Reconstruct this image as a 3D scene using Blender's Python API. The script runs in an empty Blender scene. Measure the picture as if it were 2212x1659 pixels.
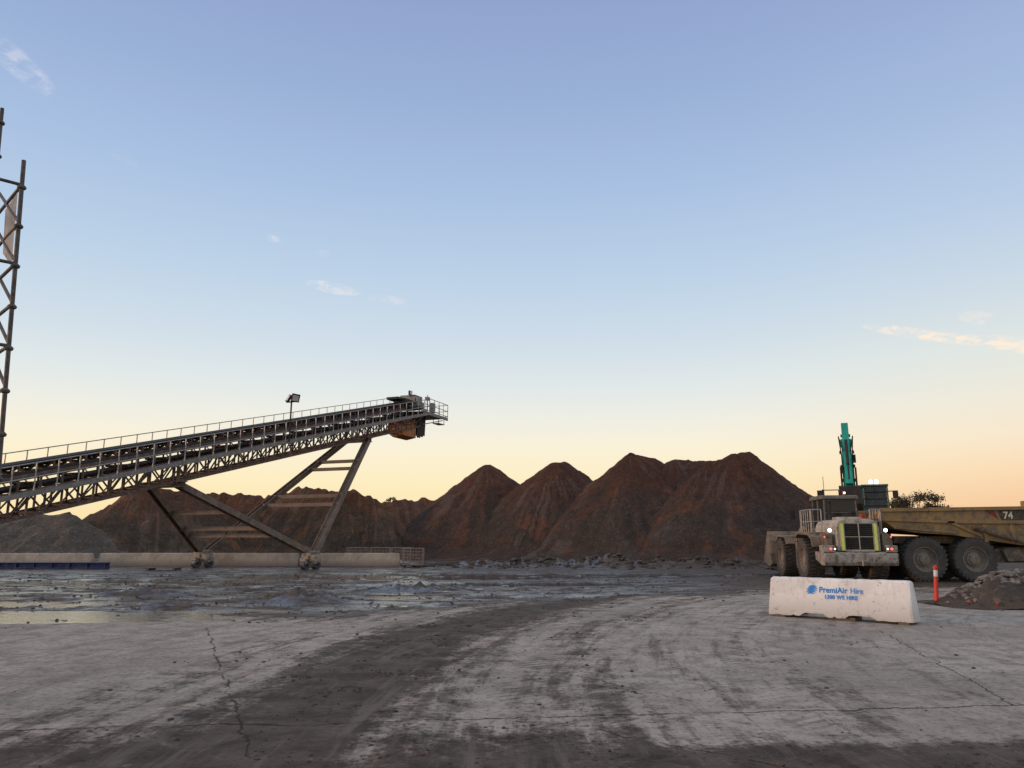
import bpy, math, random
from mathutils import Vector, Matrix, noise
random.seed(7)
S=bpy.context.scene
COL=S.collection
S.view_settings.view_transform='Standard'
try: S.view_settings.look='None'
except: pass
S.view_settings.exposure=0
R=math.radians
def clamp(x,a=0.,b=1.): return a if x<a else b if x>b else x
def sst(a,b,x):
    t=clamp((x-a)/(b-a)); return t*t*(3-2*t)
def fr(x,y,z=0.,o=5): return noise.fractal(Vector((x,y,z)),1.0,2.0,o)

# ---------------------------------------------------------------- node helpers
class NT:
    def __init__(s,tree): s.t=tree; s.n=tree.nodes; s.l=tree.links
    def new(s,ty,**k):
        n=s.n.new(ty)
        for a,b in k.items(): setattr(n,a,b)
        return n
    def put(s,sock,v):
        if hasattr(v,'is_output'): s.l.new(v,sock)
        elif isinstance(v,(tuple,list)) and len(v)==3 and sock.type=='RGBA': sock.default_value=(*v,1)
        else: sock.default_value=v
    def M(s,op,a,b=None,c=None,cl=False):
        n=s.new('ShaderNodeMath',operation=op); n.use_clamp=cl
        s.put(n.inputs[0],a)
        if b is not None: s.put(n.inputs[1],b)
        if c is not None: s.put(n.inputs[2],c)
        return n.outputs[0]
    def ss(s,a,b,x):
        n=s.new('ShaderNodeMapRange',interpolation_type='SMOOTHSTEP')
        s.put(n.inputs[0],x); n.inputs[1].default_value=a; n.inputs[2].default_value=b
        return n.outputs[0]
    def mix(s,f,a,b,bt='MIX'):
        n=s.new('ShaderNodeMix',data_type='RGBA',blend_type=bt)
        s.put(n.inputs[0],f); s.put(n.inputs[6],a); s.put(n.inputs[7],b)
        return n.outputs[2]
    def noise(s,vec,scale,detail=5,rough=.6,dist=0.):
        n=s.new('ShaderNodeTexNoise'); 
        if vec is not None: s.l.new(vec,n.inputs['Vector'])
        n.inputs['Scale'].default_value=scale; n.inputs['Detail'].default_value=detail
        n.inputs['Roughness'].default_value=rough; n.inputs['Distortion'].default_value=dist
        return n.outputs[0]
    def comb(s,x,y,z=0.):
        n=s.new('ShaderNodeCombineXYZ'); s.put(n.inputs[0],x);s.put(n.inputs[1],y);s.put(n.inputs[2],z); return n.outputs[0]
    def sep(s,v):
        n=s.new('ShaderNodeSeparateXYZ'); s.l.new(v,n.inputs[0]); return n.outputs
    def scale(s,v,k):
        n=s.new('ShaderNodeVectorMath',operation='MULTIPLY'); s.l.new(v,n.inputs[0]); n.inputs[1].default_value=k; return n.outputs[0]
def newmat(name):
    m=bpy.data.materials.new(name); m.use_nodes=True
    t=NT(m.node_tree); b=m.node_tree.nodes['Principled BSDF']
    return m,t,b
def mat(name,c1,c2=None,scale=3.,rough=.7,metal=0.,bump=.2,bd=.02,dirt=None,dirt_amt=.0,streak=False,spec=.4):
    m,t,b=newmat(name)
    tc=t.new('ShaderNodeTexCoord').outputs['Object']
    c2=c2 or tuple(x*.6 for x in c1)
    v=tc
    if streak: v=t.scale(tc,(1.,1.,.2))
    n=t.noise(v,scale,6,.65,.3)
    f=t.ss(.35,.65,n)
    col=t.mix(f,c1,c2)
    n3=t.noise(tc,scale*9,5,.7)
    if dirt:
        n2=t.noise(tc,scale*2.3,6,.7)
        f2=t.ss(.62-dirt_amt*.5,.78-dirt_amt*.5,n2)
        col=t.mix(f2,col,dirt)
        col=t.mix(t.M('MULTIPLY',t.ss(.52,.70,n3),.5),col,dirt)
    t.l.new(col,b.inputs['Base Color'])
    r=t.M('MULTIPLY_ADD',n3,.3,rough-.15,cl=True)
    t.l.new(r,b.inputs['Roughness'])
    b.inputs['Metallic'].default_value=metal
    b.inputs['Specular IOR Level'].default_value=spec
    if bump:
        bn=t.new('ShaderNodeBump'); bn.inputs['Strength'].default_value=bump; bn.inputs['Distance'].default_value=bd
        t.l.new(n3,bn.inputs['Height']); t.l.new(bn.outputs[0],b.inputs['Normal'])
    return m
def emis(name,c,st):
    m,t,b=newmat(name)
    n=t.noise(None,5)
    b.inputs['Base Color'].default_value=(*c,1)
    b.inputs['Emission Color'].default_value=(*c,1); b.inputs['Emission Strength'].default_value=st
    return m

# ---------------------------------------------------------------- mesh builder
class MB:
    def __init__(s): s.v=[]; s.f=[]
    def add(s,vs,fs):
        o=len(s.v); s.v+= [tuple(x) for x in vs]; s.f+=[tuple(i+o for i in f) for f in fs]; return s
    def box(s,c,d,rot=None):
        c=Vector(c); vs=[]
        for z in(-.5,.5):
            for x,y in((-.5,-.5),(.5,-.5),(.5,.5),(-.5,.5)):
                p=Vector((x*d[0],y*d[1],z*d[2]))
                if rot is not None: p=rot@p
                vs.append(c+p)
        return s.add(vs,[(3,2,1,0),(4,5,6,7),(0,1,5,4),(1,2,6,5),(2,3,7,6),(3,0,4,7)])
    def bx(s,x0,x1,y0,y1,z0,z1): return s.box(((x0+x1)/2,(y0+y1)/2,(z0+z1)/2),(abs(x1-x0),abs(y1-y0),abs(z1-z0)))
    def frame(s,a,b,up):
        d=(b-a).normalized(); up=Vector(up)
        if abs(d.dot(up))>.99: up=Vector((1,0,0))
        sd=d.cross(up).normalized(); u=sd.cross(d).normalized(); return d,sd,u
    def beam(s,a,b,w,h,up=(0,0,1)):
        a=Vector(a);b=Vector(b); d,sd,u=s.frame(a,b,up); vs=[]
        for p in(a,b):
            for i,j in((-.5,-.5),(.5,-.5),(.5,.5),(-.5,.5)): vs.append(p+sd*w*i+u*h*j)
        return s.add(vs,[(3,2,1,0),(4,5,6,7),(0,1,5,4),(1,2,6,5),(2,3,7,6),(3,0,4,7)])
    def ibeam(s,a,b,w,h,t=.05,up=(0,0,1)):
        a=Vector(a);b=Vector(b); d,sd,u=s.frame(a,b,up)
        for k in(-1,1): s.beam(a+u*k*(h-t)/2,b+u*k*(h-t)/2,w,t,u)
        s.beam(a,b,t*.8,h-2*t,u); return s
    def tube(s,a,b,r,n=8,r2=None):
        a=Vector(a);b=Vector(b); d,sd,u=s.frame(a,b,(0,0,1)); r2=r if r2 is None else r2; vs=[]
        for p,rr in((a,r),(b,r2)):
            for i in range(n):
                t=2*math.pi*i/n; vs.append(p+sd*rr*math.cos(t)+u*rr*math.sin(t))
        fs=[(i,(i+1)%n,n+(i+1)%n,n+i) for i in range(n)]+[tuple(range(n-1,-1,-1)),tuple(range(n,2*n))]
        return s.add(vs,fs)
    def path(s,pts,r,n=8):
        for a,b in zip(pts[:-1],pts[1:]): s.tube(a,b,r,n)
        return s
    def prism(s,poly,e0,e1,ax='y'):
        def mp(p,q,e): return (p,e,q) if ax=='y' else (e,p,q) if ax=='x' else (p,q,e)
        n=len(poly); vs=[mp(p,q,e0) for p,q in poly]+[mp(p,q,e1) for p,q in poly]
        fs=[(i,(i+1)%n,n+(i+1)%n,n+i) for i in range(n)]+[tuple(range(n-1,-1,-1)),tuple(range(n,2*n))]
        return s.add(vs,fs)
    def lathe(s,prof,c=(0,0,0),n=36,ax='y',close=False):
        vs=[];m=len(prof)
        for i in range(n):
            t=2*math.pi*i/n
            for r,y in prof:
                p=(r*math.cos(t),y,r*math.sin(t)) if ax=='y' else (r*math.cos(t),r*math.sin(t),y)
                vs.append((p[0]+c[0],p[1]+c[1],p[2]+c[2]))
        fs=[]
        for i in range(n):
            for j in range(m if close else m-1):
                k=(j+1)%m; i2=(i+1)%n
                fs.append((i*m+j,i*m+k,i2*m+k,i2*m+j))
        return s.add(vs,fs)
    def obj(s,name,material,parent=None,bevel=0,smooth=False,label=None,cat=None,recalc=True):
        me=bpy.data.meshes.new(name); me.from_pydata(s.v,[],s.f); me.update()
        if recalc:
            import bmesh
            bm=bmesh.new(); bm.from_mesh(me); bmesh.ops.recalc_face_normals(bm,faces=bm.faces); bm.to_mesh(me); bm.free()
        me.materials.append(material)
        if smooth:
            for p in me.polygons: p.use_smooth=True
        o=bpy.data.objects.new(name,me); COL.objects.link(o)
        if parent: o.parent=parent
        if bevel:
            b=o.modifiers.new('Bevel','BEVEL'); b.width=bevel; b.segments=2; b.limit_method='ANGLE'; b.angle_limit=R(40)
        if label: o['label']=label
        if cat: o['category']=cat
        return o
def empty(name,loc,rz=0.,label=None,cat=None,scale=1.,group=None):
    e=bpy.data.objects.new(name,None); COL.objects.link(e); e.location=loc; e.rotation_euler=(0,0,rz); e.scale=(scale,)*3
    e.empty_display_size=.5
    if label: e['label']=label
    if cat: e['category']=cat
    if group: e['group']=group
    return e
def textobj(name,body,size,material,parent,M,ext=.002,bold=0.,space=1.):
    cu=bpy.data.curves.new(name,'FONT'); cu.body=body; cu.size=size; cu.extrude=ext; cu.offset=bold; cu.align_x='LEFT'; cu.space_character=space
    tmp=bpy.data.objects.new(name+'_tmp',cu); COL.objects.link(tmp)
    dg=bpy.context.evaluated_depsgraph_get()
    me=bpy.data.meshes.new_from_object(tmp.evaluated_get(dg)); me.name=name
    bpy.data.objects.remove(tmp)
    me.materials.clear(); me.materials.append(material)
    o=bpy.data.objects.new(name,me); COL.objects.link(o); o.parent=parent; o.matrix_local=M
    return o
def copytree(root,loc,rz=None,label=None):
    r=root.copy(); COL.objects.link(r); r.location=loc
    if rz is not None: r.rotation_euler=(0,0,rz)
    if label: r['label']=label
    mp={root:r}
    def rec(a):
        for c in [o for o in list(bpy.data.objects) if o.parent==a]:
            k=c.copy(); COL.objects.link(k); k.parent=mp[a]; mp[c]=k; rec(c)
    rec(root); return r

# ---------------------------------------------------------------- camera
cam=bpy.data.cameras.new('camera'); co=bpy.data.objects.new('camera',cam); COL.objects.link(co)
cam.lens=26.7; cam.sensor_width=36; cam.clip_end=8000; cam.clip_start=.05
co.location=(0,0,1.7); co.rotation_euler=(R(90+11.5),0,0); S.camera=co

# ---------------------------------------------------------------- world
W=bpy.data.worlds.new('World'); S.world=W; W.use_nodes=True
t=NT(W.node_tree); bg=W.node_tree.nodes['Background']
tc=t.new('ShaderNodeTexCoord').outputs['Generated']
x,y,z=t.sep(tc)[:3]
el=t.M('MULTIPLY',t.M('ARCSINE',z),180/math.pi)
az=t.M('MULTIPLY',t.M('ARCTAN2',x,y),180/math.pi)
def lin(c): return tuple(((v/255+.055)/1.055)**2.4 if v>10 else v/255/12.92 for v in c)
def ramp(stops):
    r=t.new('ShaderNodeValToRGB'); t.l.new(t.M('DIVIDE',el,90.),r.inputs[0])
    cr=r.color_ramp
    cr.interpolation='LINEAR'
    while len(cr.elements)>1: cr.elements.remove(cr.elements[-1])
    cr.elements[0].position=0; cr.elements[0].color=(*stops[0][1],1)
    for p,c in stops[1:]:
        e=cr.elements.new(p/90.); e.color=(*c,1)
    return r.outputs[0]
base=ramp([(0,lin((251,225,172))),(2.,lin((254,231,181))),(4.2,lin((255,239,196))),(6.5,lin((252,242,216))),(8.5,lin((242,240,228))),(11,lin((227,234,234))),
 (14.5,lin((209,223,234))),(19,lin((191,212,233))),(26,lin((169,193,227))),(32,lin((155,178,216))),(38.5,lin((145,164,207))),(50,(.44,.45,.51)),(70,(.84,.80,.76)),(90,(.86,.82,.78))])
peach=ramp([(0,lin((243,188,150))),(2.,lin((248,203,160))),(4.2,lin((252,221,182))),(6.5,lin((250,233,206))),(9,lin((240,235,220))),(12,lin((226,232,228))),
 (16,lin((206,220,231))),(21,lin((186,206,231))),(28,lin((166,188,223))),(38.5,lin((146,164,207))),(50,(.44,.45,.51)),(70,(.84,.80,.76)),(90,(.86,.82,.78))])
sk=t.mix(t.ss(12.,36.,az),base,peach)
# clouds
cv=t.comb(az,t.M('MULTIPLY',el,2.2),0.)
cn=t.noise(cv,.75,8,.62,.6)
tot=None
for (a0,e0,a,b,sl,amt) in [(-36,29,2.6,.9,.45,.5),(-18.4,21.3,.55,.25,.1,.75),(-13.9,18.2,2.2,.45,.12,.85),(-9.7,17.6,1.6,.35,.05,.5),(-14.8,20.6,.6,.3,0,.25),
    (29.5,13.3,4.2,.42,.27,1.5),(34,12.1,3.2,.55,.25,1.6),(32.6,14.,1.3,.5,.2,.6),(-29,25.,1.,.5,.3,.12)]:
    u=t.M('SUBTRACT',az,float(a0)); v=t.M('ADD',t.M('SUBTRACT',el,float(e0)),t.M('MULTIPLY',u,float(sl)))
    d=t.M('ADD',t.M('POWER',t.M('ABSOLUTE',t.M('DIVIDE',u,a)),2.),t.M('POWER',t.M('ABSOLUTE',t.M('DIVIDE',v,b)),2.))
    m=t.M('SUBTRACT',1.,d,cl=True)
    m=t.M('MULTIPLY',t.M('POWER',m,.6),amt)
    tot=m if tot is None else t.M('ADD',tot,m)
cm=t.M('MULTIPLY',t.ss(.38,.72,cn),tot,cl=True)
sk=t.mix(cm,sk,t.mix(t.ss(12.,22.,el),lin((255,238,220)),lin((240,236,240))))
ns=t.new('ShaderNodeTexSky',sky_type='NISHITA'); ns.sun_disc=False; ns.sun_elevation=R(4); ns.sun_rotation=R(-70)
nsk=t.mix(1.,ns.outputs[0],(.1,.1,.1),'MULTIPLY')
sk=t.mix(.015,sk,nsk)
below=t.ss(-3.,0.,el)
sk=t.mix(below,(.12,.11,.10),sk)
t.l.new(sk,bg.inputs[0]); bg.inputs[1].default_value=1.0
sun=bpy.data.lights.new('sun','SUN'); sun.energy=1.5; sun.angle=R(6); sun.color=(1,.58,.35)
so=bpy.data.objects.new('sun',sun); COL.objects.link(so)
sd=Vector((-.94*math.cos(R(8)),-.12,math.sin(R(8)))); so.rotation_euler=sd.to_track_quat('Z','Y').to_euler()

# ---------------------------------------------------------------- ground
TC=(27.4,7.2)
POOLS=[(-11.3,17.8,5.4,1.45,1.),(-13.0,21.0,6.,1.1,.95),(-8.5,25.0,5.5,1.2,.85),(-4.5,36.,9.5,3.0,1.),(1.,30.,5,1.3,.9),(-15.,31.,8.,2.6,.8),(5.,37,6,2,.8),(-1.5,23.4,4.2,.7,.95),(-3.8,20.4,2.8,.45,.9),(-6,28.5,4,.9,.85),(-7,19.2,3.,.5,.9),(-10,27.6,4,.7,.8)]
def pool(x,y):
    p=0
    for a,b,rx,ry,k in POOLS:
        q=((x-a)/rx)**2+((y-b)/ry)**2
        if q<1.6: p=max(p,k*sst(1.6,.3,q))
    return p
def gmask(x,y):
    r=math.hypot(x-TC[0],y-TC[1])
    n=noise.noise(Vector((x*.25,y*.25,3)))
    m=0
    for rc,wd,a in((29.5,1.3,1.12),(26.8,.7,.5),(31.7,.5,.40),(24.2,.5,.32),(28.,.3,.45),(25.4,.25,.3),(22.6,.35,.22),(20.5,.3,.18)):
        m=max(m,a*math.exp(-((r-rc+n*.6)/wd)**2))
    m*=sst(1.,5.,y)
    near=sst(8.8+n*1.6,6.2,y)*(.88 if x<1.2 else .3)+ (.85 if x>1.0 else 0)*sst(7.2,6.5,y+ (x-2)*.03+n*.4)
    m=max(m,clamp(near))
    # wet muddy yard
    edge=16.4+sst(-4,0,x)*3.8+sst(0,8,x)*4.5+sst(10,20,x)*3
    m=max(m,.98*sst(edge-1.8,edge+3.0,y+n*2.8))
    wet=sst(edge+.3,edge+3,y+n*2)*(1-sst(2,12,x))*.8+.08*m
    return min(m,1.15),clamp(wet)
def gh(x,y):
    if y>70 or y<3 or abs(x)>58: return 0.
    p=pool(x,y); m,w=gmask(x,y)
    f=fr(x*.9,y*.9,0,4); g=fr(x*4,y*4,5,3)
    h=.012*f*(.3+m)+.010*g*m*sst(60,12,y)
    if y>17: h+=.025*abs(f)*m+.010*max(0,g)*m
    h+=-p*.067+p*.082*fr(x*.8,y*1.4,9,5)
    r=math.hypot(x-TC[0],y-TC[1])
    if y<24: h+=.016*math.exp(-((r-30.7)/.25)**2)*(1+g)+.014*math.exp(-((r-28.3)/.2)**2)*(1+g)-.012*math.exp(-((r-29.4)/.6)**2)
    for cx_,cy_,rx_,ry_,hh_ in((-6.,22.,1.1,.6,.24),(-11.,23.6,1.6,.5,.16),(-3.2,26.5,1.8,.5,.15),(-15,19.6,1.6,.35,.14),(-9,20.2,1.,.3,.12)):
        d=((x-cx_)/rx_)**2+((y-cy_)/ry_)**2
        if d<6: h+=math.exp(-d)*hh_*(1+.9*g)
    # rubble edge along the toe of the heaps
    b=math.exp(-((y-(48.5-.12*(x-4)))/1.8)**2)*sst(-6,0,x)*sst(24,16,x)
    h+=b*(.28+.7*max(0,fr(x*.8,y*.8,2,4)))
    b=math.exp(-((y-53)/3)**2)*sst(-4,-10,x)
    h+=b*(.2+.5*max(0,fr(x*.6,y*.6,2,4)))
    return h
ys=[-4000,-800,-200,-60,-20,-8,-3,0,1.5,3]
yv=3.6
while yv<64: ys.append(yv); yv*=1.0078
while yv<6000: ys.append(yv); yv*=1.25
xs=[3.9*math.sinh(.018*u) for u in range(-190,191)]
xs=[-6000,-2000,-700,-250,-120,-80]+xs+[80,120,250,700,2000,6000]
gv=[];ga=[]
for yy in ys:
    for xx in xs:
        gv.append((xx,yy,gh(xx,yy)))
        m,w=gmask(xx,yy) if yy<200 else (1,.2)
        p=pool(xx,yy) if 14<yy<50 else 0
        ga+= [m,max(w,p),0,1]
nx=len(xs)
gf=[(j*nx+i,j*nx+i+1,(j+1)*nx+i+1,(j+1)*nx+i) for j in range(len(ys)-1) for i in range(nx-1)]
gm,t,b=newmat('yard_ground')
P=t.new('ShaderNodeTexCoord').outputs['Object']
px,py,pz=t.sep(P)[:3]
at=t.new('ShaderNodeAttribute'); at.attribute_name='gm'
asx=t.new('ShaderNodeSeparateColor'); t.l.new(at.outputs['Color'],asx.inputs[0]); mud,wet=asx.outputs[0],asx.outputs[1]
dx=t.M('SUBTRACT',px,TC[0]); dy=t.M('SUBTRACT',py,TC[1])
rr=t.M('SQRT',t.M('ADD',t.M('MULTIPLY',dx,dx),t.M('MULTIPLY',dy,dy)))
an=t.M('MULTIPLY',t.M('ARCTAN2',dy,t.M('MULTIPLY',dx,-1.)),28.)
pol=t.comb(t.M('MULTIPLY',rr,3.2),t.M('MULTIPLY',an,.28),0.)
ntr=t.noise(pol,1.,8,.70,.3)
nl=t.noise(P,.32,5,.6,.3); nm=t.noise(P,2.2,9,.68,.3); nf=t.noise(P,14.,8,.72); ng=t.noise(P,60.,5,.7)
s=t.M('ADD',mud,t.M('MULTIPLY',t.M('SUBTRACT',nm,.5),1.2))
s=t.M('ADD',s,t.M('MULTIPLY',t.M('SUBTRACT',ntr,.5),1.6))
s=t.M('ADD',s,t.M('MULTIPLY',t.M('SUBTRACT',nf,.5),1.0))
mf=t.ss(.24,.84,s)
dryc=t.mix(t.ss(.35,.68,nl),(.46,.412,.36),(.33,.293,.254))
dryc=t.mix(t.ss(.42,.66,nm),dryc,(.26,.229,.198))
dryc=t.mix(t.M('MULTIPLY',t.ss(.50,.60,ntr),.42),dryc,(.18,.156,.135))
dryc=t.mix(t.M('MULTIPLY',t.ss(.50,.64,nf),.72),dryc,(.11,.094,.081))
dryc=t.mix(t.M('MULTIPLY',t.ss(.56,.66,t.noise(P,5.5,6,.7)),.4),dryc,(.53,.48,.425))
mudc=t.mix(t.ss(.38,.66,nm),(.115,.091,.074),(.053,.041,.033))
mudc=t.mix(t.M('MULTIPLY',t.ss(.5,.68,nf),.6),mudc,(.026,.020,.016))
mudc=t.mix(t.M('MULTIPLY',t.ss(.52,.64,ntr),.5),mudc,(.19,.162,.138))
col=t.mix(mf,dryc,mudc)
# tyre tread bars pressed along the curved track
tr1=t.M('SINE',t.M('MULTIPLY',t.M('ADD',an,t.M('MULTIPLY',rr,.8)),30.))
band=None
for rc,w_ in((27.35,.30),(26.4,.26),(30.3,.30),(24.6,.22),(29.2,.25)):
    q=t.M('SUBTRACT',1.,t.ss(w_*.7,w_,t.M('ABSOLUTE',t.M('SUBTRACT',rr,rc))))
    band=q if band is None else t.M('MAXIMUM',band,q)
tread=t.M('MULTIPLY',t.M('MULTIPLY',band,t.ss(-.1,.5,tr1)),t.ss(.46,.60,t.noise(P,.7,5,.65)))
col=t.mix(t.M('MULTIPLY',tread,.45),col,(.085,.07,.06))
# slab joints and cracks
wob=t.M('MULTIPLY',t.M('SUBTRACT',t.noise(P,1.7,6,.7),.5),.34)
cr=None
for (x0,y0,x1,y1,lo,hi,wd) in [(-5.8,15.1,-2.5,7.5,6.5,15.4,.011),(-2.2,7.6,5.3,8.4,0,30,.013),(5.2,8.3,6.6,13.7,8.4,15.,.008),(1.2,7.0,2.2,6.1,4,7.4,.012),(1.0,9.9,1.9,8.6,8.5,10.2,.012)]:
    L=math.hypot(x1-x0,y1-y0); nxx,nyy=-(y1-y0)/L,(x1-x0)/L; c0=nxx*x0+nyy*y0
    d=t.M('ABSOLUTE',t.M('ADD',t.M('SUBTRACT',t.M('ADD',t.M('MULTIPLY',px,nxx),t.M('MULTIPLY',py,nyy)),c0),wob))
    k=t.M('SUBTRACT',1.,t.ss(wd*.5,wd*1.6,d))
    k=t.M('MULTIPLY',k,t.M('MULTIPLY',t.M('GREATER_THAN',py,float(lo)),t.M('LESS_THAN',py,float(hi))))
    cr=k if cr is None else t.M('MAXIMUM',cr,k)
cr=t.M('MULTIPLY',t.M('MULTIPLY',cr,.85),t.ss(.36,.5,t.noise(P,.9,4,.7)))
col=t.mix(cr,col,(.02,.017,.015))
wf=t.M('MULTIPLY',wet,t.ss(.41,.56,t.noise(t.scale(P,(.7,1.3,1.)),.9,8,.75,.5)))
col=t.mix(t.M('MULTIPLY',wf,.55),col,(.030,.023,.020))
t.l.new(col,b.inputs['Base Color'])
ro=t.M('SUBTRACT',.88,t.M('MULTIPLY',wf,.80),cl=True)
t.l.new(ro,b.inputs['Roughness'])
t.l.new(t.M('MULTIPLY_ADD',wf,.6,.18),b.inputs['Specular IOR Level'])
hh=t.M('ADD',t.M('MULTIPLY',nf,.6),t.M('MULTIPLY',ng,.25)); hh=t.M('ADD',hh,t.M('MULTIPLY',t.M('MULTIPLY',mf,ntr),1.2)); hh=t.M('SUBTRACT',hh,t.M('MULTIPLY',cr,1.)); hh=t.M('SUBTRACT',hh,t.M('MULTIPLY',tread,.35))
bn=t.new('ShaderNodeBump'); t.l.new(t.M('SUBTRACT',.8,t.M('MULTIPLY',wf,.62)),bn.inputs['Strength']); bn.inputs['Distance'].default_value=.035
t.l.new(hh,bn.inputs['Height']); t.l.new(bn.outputs[0],b.inputs['Normal'])
g=MB(); g.v=gv; g.f=gf
go=g.obj('ground',gm,smooth=True,recalc=False)
at=go.data.attributes.new('gm','FLOAT_COLOR','POINT'); at.data.foreach_set('color',ga)
go['kind']='structure'; go['label']='muddy concrete yard with curved tyre tracks and wet patches'
# water
wm,t,b=newmat('puddle_water')
P=t.new('ShaderNodeTexCoord').outputs['Object']
n=t.noise(P,6.,4,.6); t.l.new(t.mix(t.noise(P,.5),(.06,.052,.047),(.085,.075,.067)),b.inputs['Base Color'])
b.inputs['Roughness'].default_value=.05; b.inputs['IOR'].default_value=1.33; b.inputs['Specular IOR Level'].default_value=1.
bn=t.new('ShaderNodeBump'); bn.inputs['Strength'].default_value=.5; bn.inputs['Distance'].default_value=.016
t.l.new(n,bn.inputs['Height']); t.l.new(bn.outputs[0],b.inputs['Normal'])
w=MB(); w.add([(-24,15,-.029),(12,15,-.029),(12,41.5,-.029),(-24,41.5,-.029)],[(0,1,2,3)])
wo=w.obj('water',wm,recalc=False); wo['kind']='structure'; wo['label']='shallow rain puddles lying on the muddy yard'

# ---------------------------------------------------------------- heaps
def heapmat(name,top,low,grey,zt,orange=(.24,.085,.04),oa=.45):
    m,t,b=newmat(name)
    P=t.new('ShaderNodeTexCoord').outputs['Object']; z=t.sep(P)[2]
    at=t.new('ShaderNodeAttribute'); at.attribute_name='run'
    rs=t.new('ShaderNodeSeparateColor'); t.l.new(at.outputs['Color'],rs.inputs[0])
    pv=t.comb(t.M('MULTIPLY',rs.outputs[0],30.),t.M('MULTIPLY',rs.outputs[1],2.6),rs.outputs[2])
    st=t.noise(pv,1.,7,.65,.3)
    P2=t.new('ShaderNodeNewGeometry').outputs['Position']
    n1=t.noise(P2,.22,6,.6,.5); n2=t.noise(P,1.3,8,.7,.3); n3=t.noise(P,7.,8,.75)
    f=t.M('ADD',t.M('DIVIDE',z,zt),t.M('MULTIPLY',t.M('SUBTRACT',n1,.5),1.0))
    f=t.M('ADD',f,t.M('MULTIPLY',t.M('SUBTRACT',st,.5),1.3))
    c=t.mix(t.ss(.35,.9,f),low,top)
    og=t.M('MULTIPLY',t.ss(.48,.64,t.noise(P2,.33,5,.6,.6)),t.ss(.38,.60,st))
    c=t.mix(t.M('MULTIPLY',og,oa),c,orange)
    c=t.mix(t.M('MULTIPLY',t.ss(.53,.64,t.M('ADD',st,t.M('MULTIPLY',t.M('SUBTRACT',n1,.5),.7))),.5),c,grey)
    c=t.mix(t.M('MULTIPLY',t.ss(.46,.66,n2),.45),c,tuple(v*.45 for v in low))
    vo=t.new('ShaderNodeTexVoronoi'); t.l.new(P,vo.inputs['Vector']); vo.inputs['Scale'].default_value=7.
    sp=t.sep(vo.outputs['Color'])[0]
    c=t.mix(t.M('MULTIPLY',t.ss(.80,.97,sp),.5),c,tuple(min(1,v*1.9) for v in low))
    c=t.mix(t.M('MULTIPLY',t.ss(.52,.66,n3),.55),c,tuple(v*.3 for v in low))
    t.l.new(c,b.inputs['Base Color']); b.inputs['Roughness'].default_value=.95; b.inputs['Specular IOR Level'].default_value=.12
    h=t.M('ADD',n3,t.M('MULTIPLY',n2,.8)); h=t.M('ADD',h,t.M('MULTIPLY',vo.outputs[0],-.4)); h=t.M('ADD',h,t.M('MULTIPLY',st,1.0))
    bn=t.new('ShaderNodeBump'); bn.inputs['Strength'].default_value=.8; bn.inputs['Distance'].default_value=.2
    t.l.new(h,bn.inputs['Height']); t.l.new(bn.outputs[0],b.inputs['Normal'])
    return m
HM=heapmat('red_brown_spoil',(.108,.047,.031),(.068,.052,.043),(.145,.125,.11),8.)
HM2=heapmat('brown_spoil',(.13,.060,.037),(.085,.064,.050),(.18,.14,.11),6.,(.36,.135,.05),.6)
HM3=heapmat('sandy_spoil',(.15,.125,.103),(.125,.106,.09),(.22,.195,.172),4.,(.19,.14,.10),.3)
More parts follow.
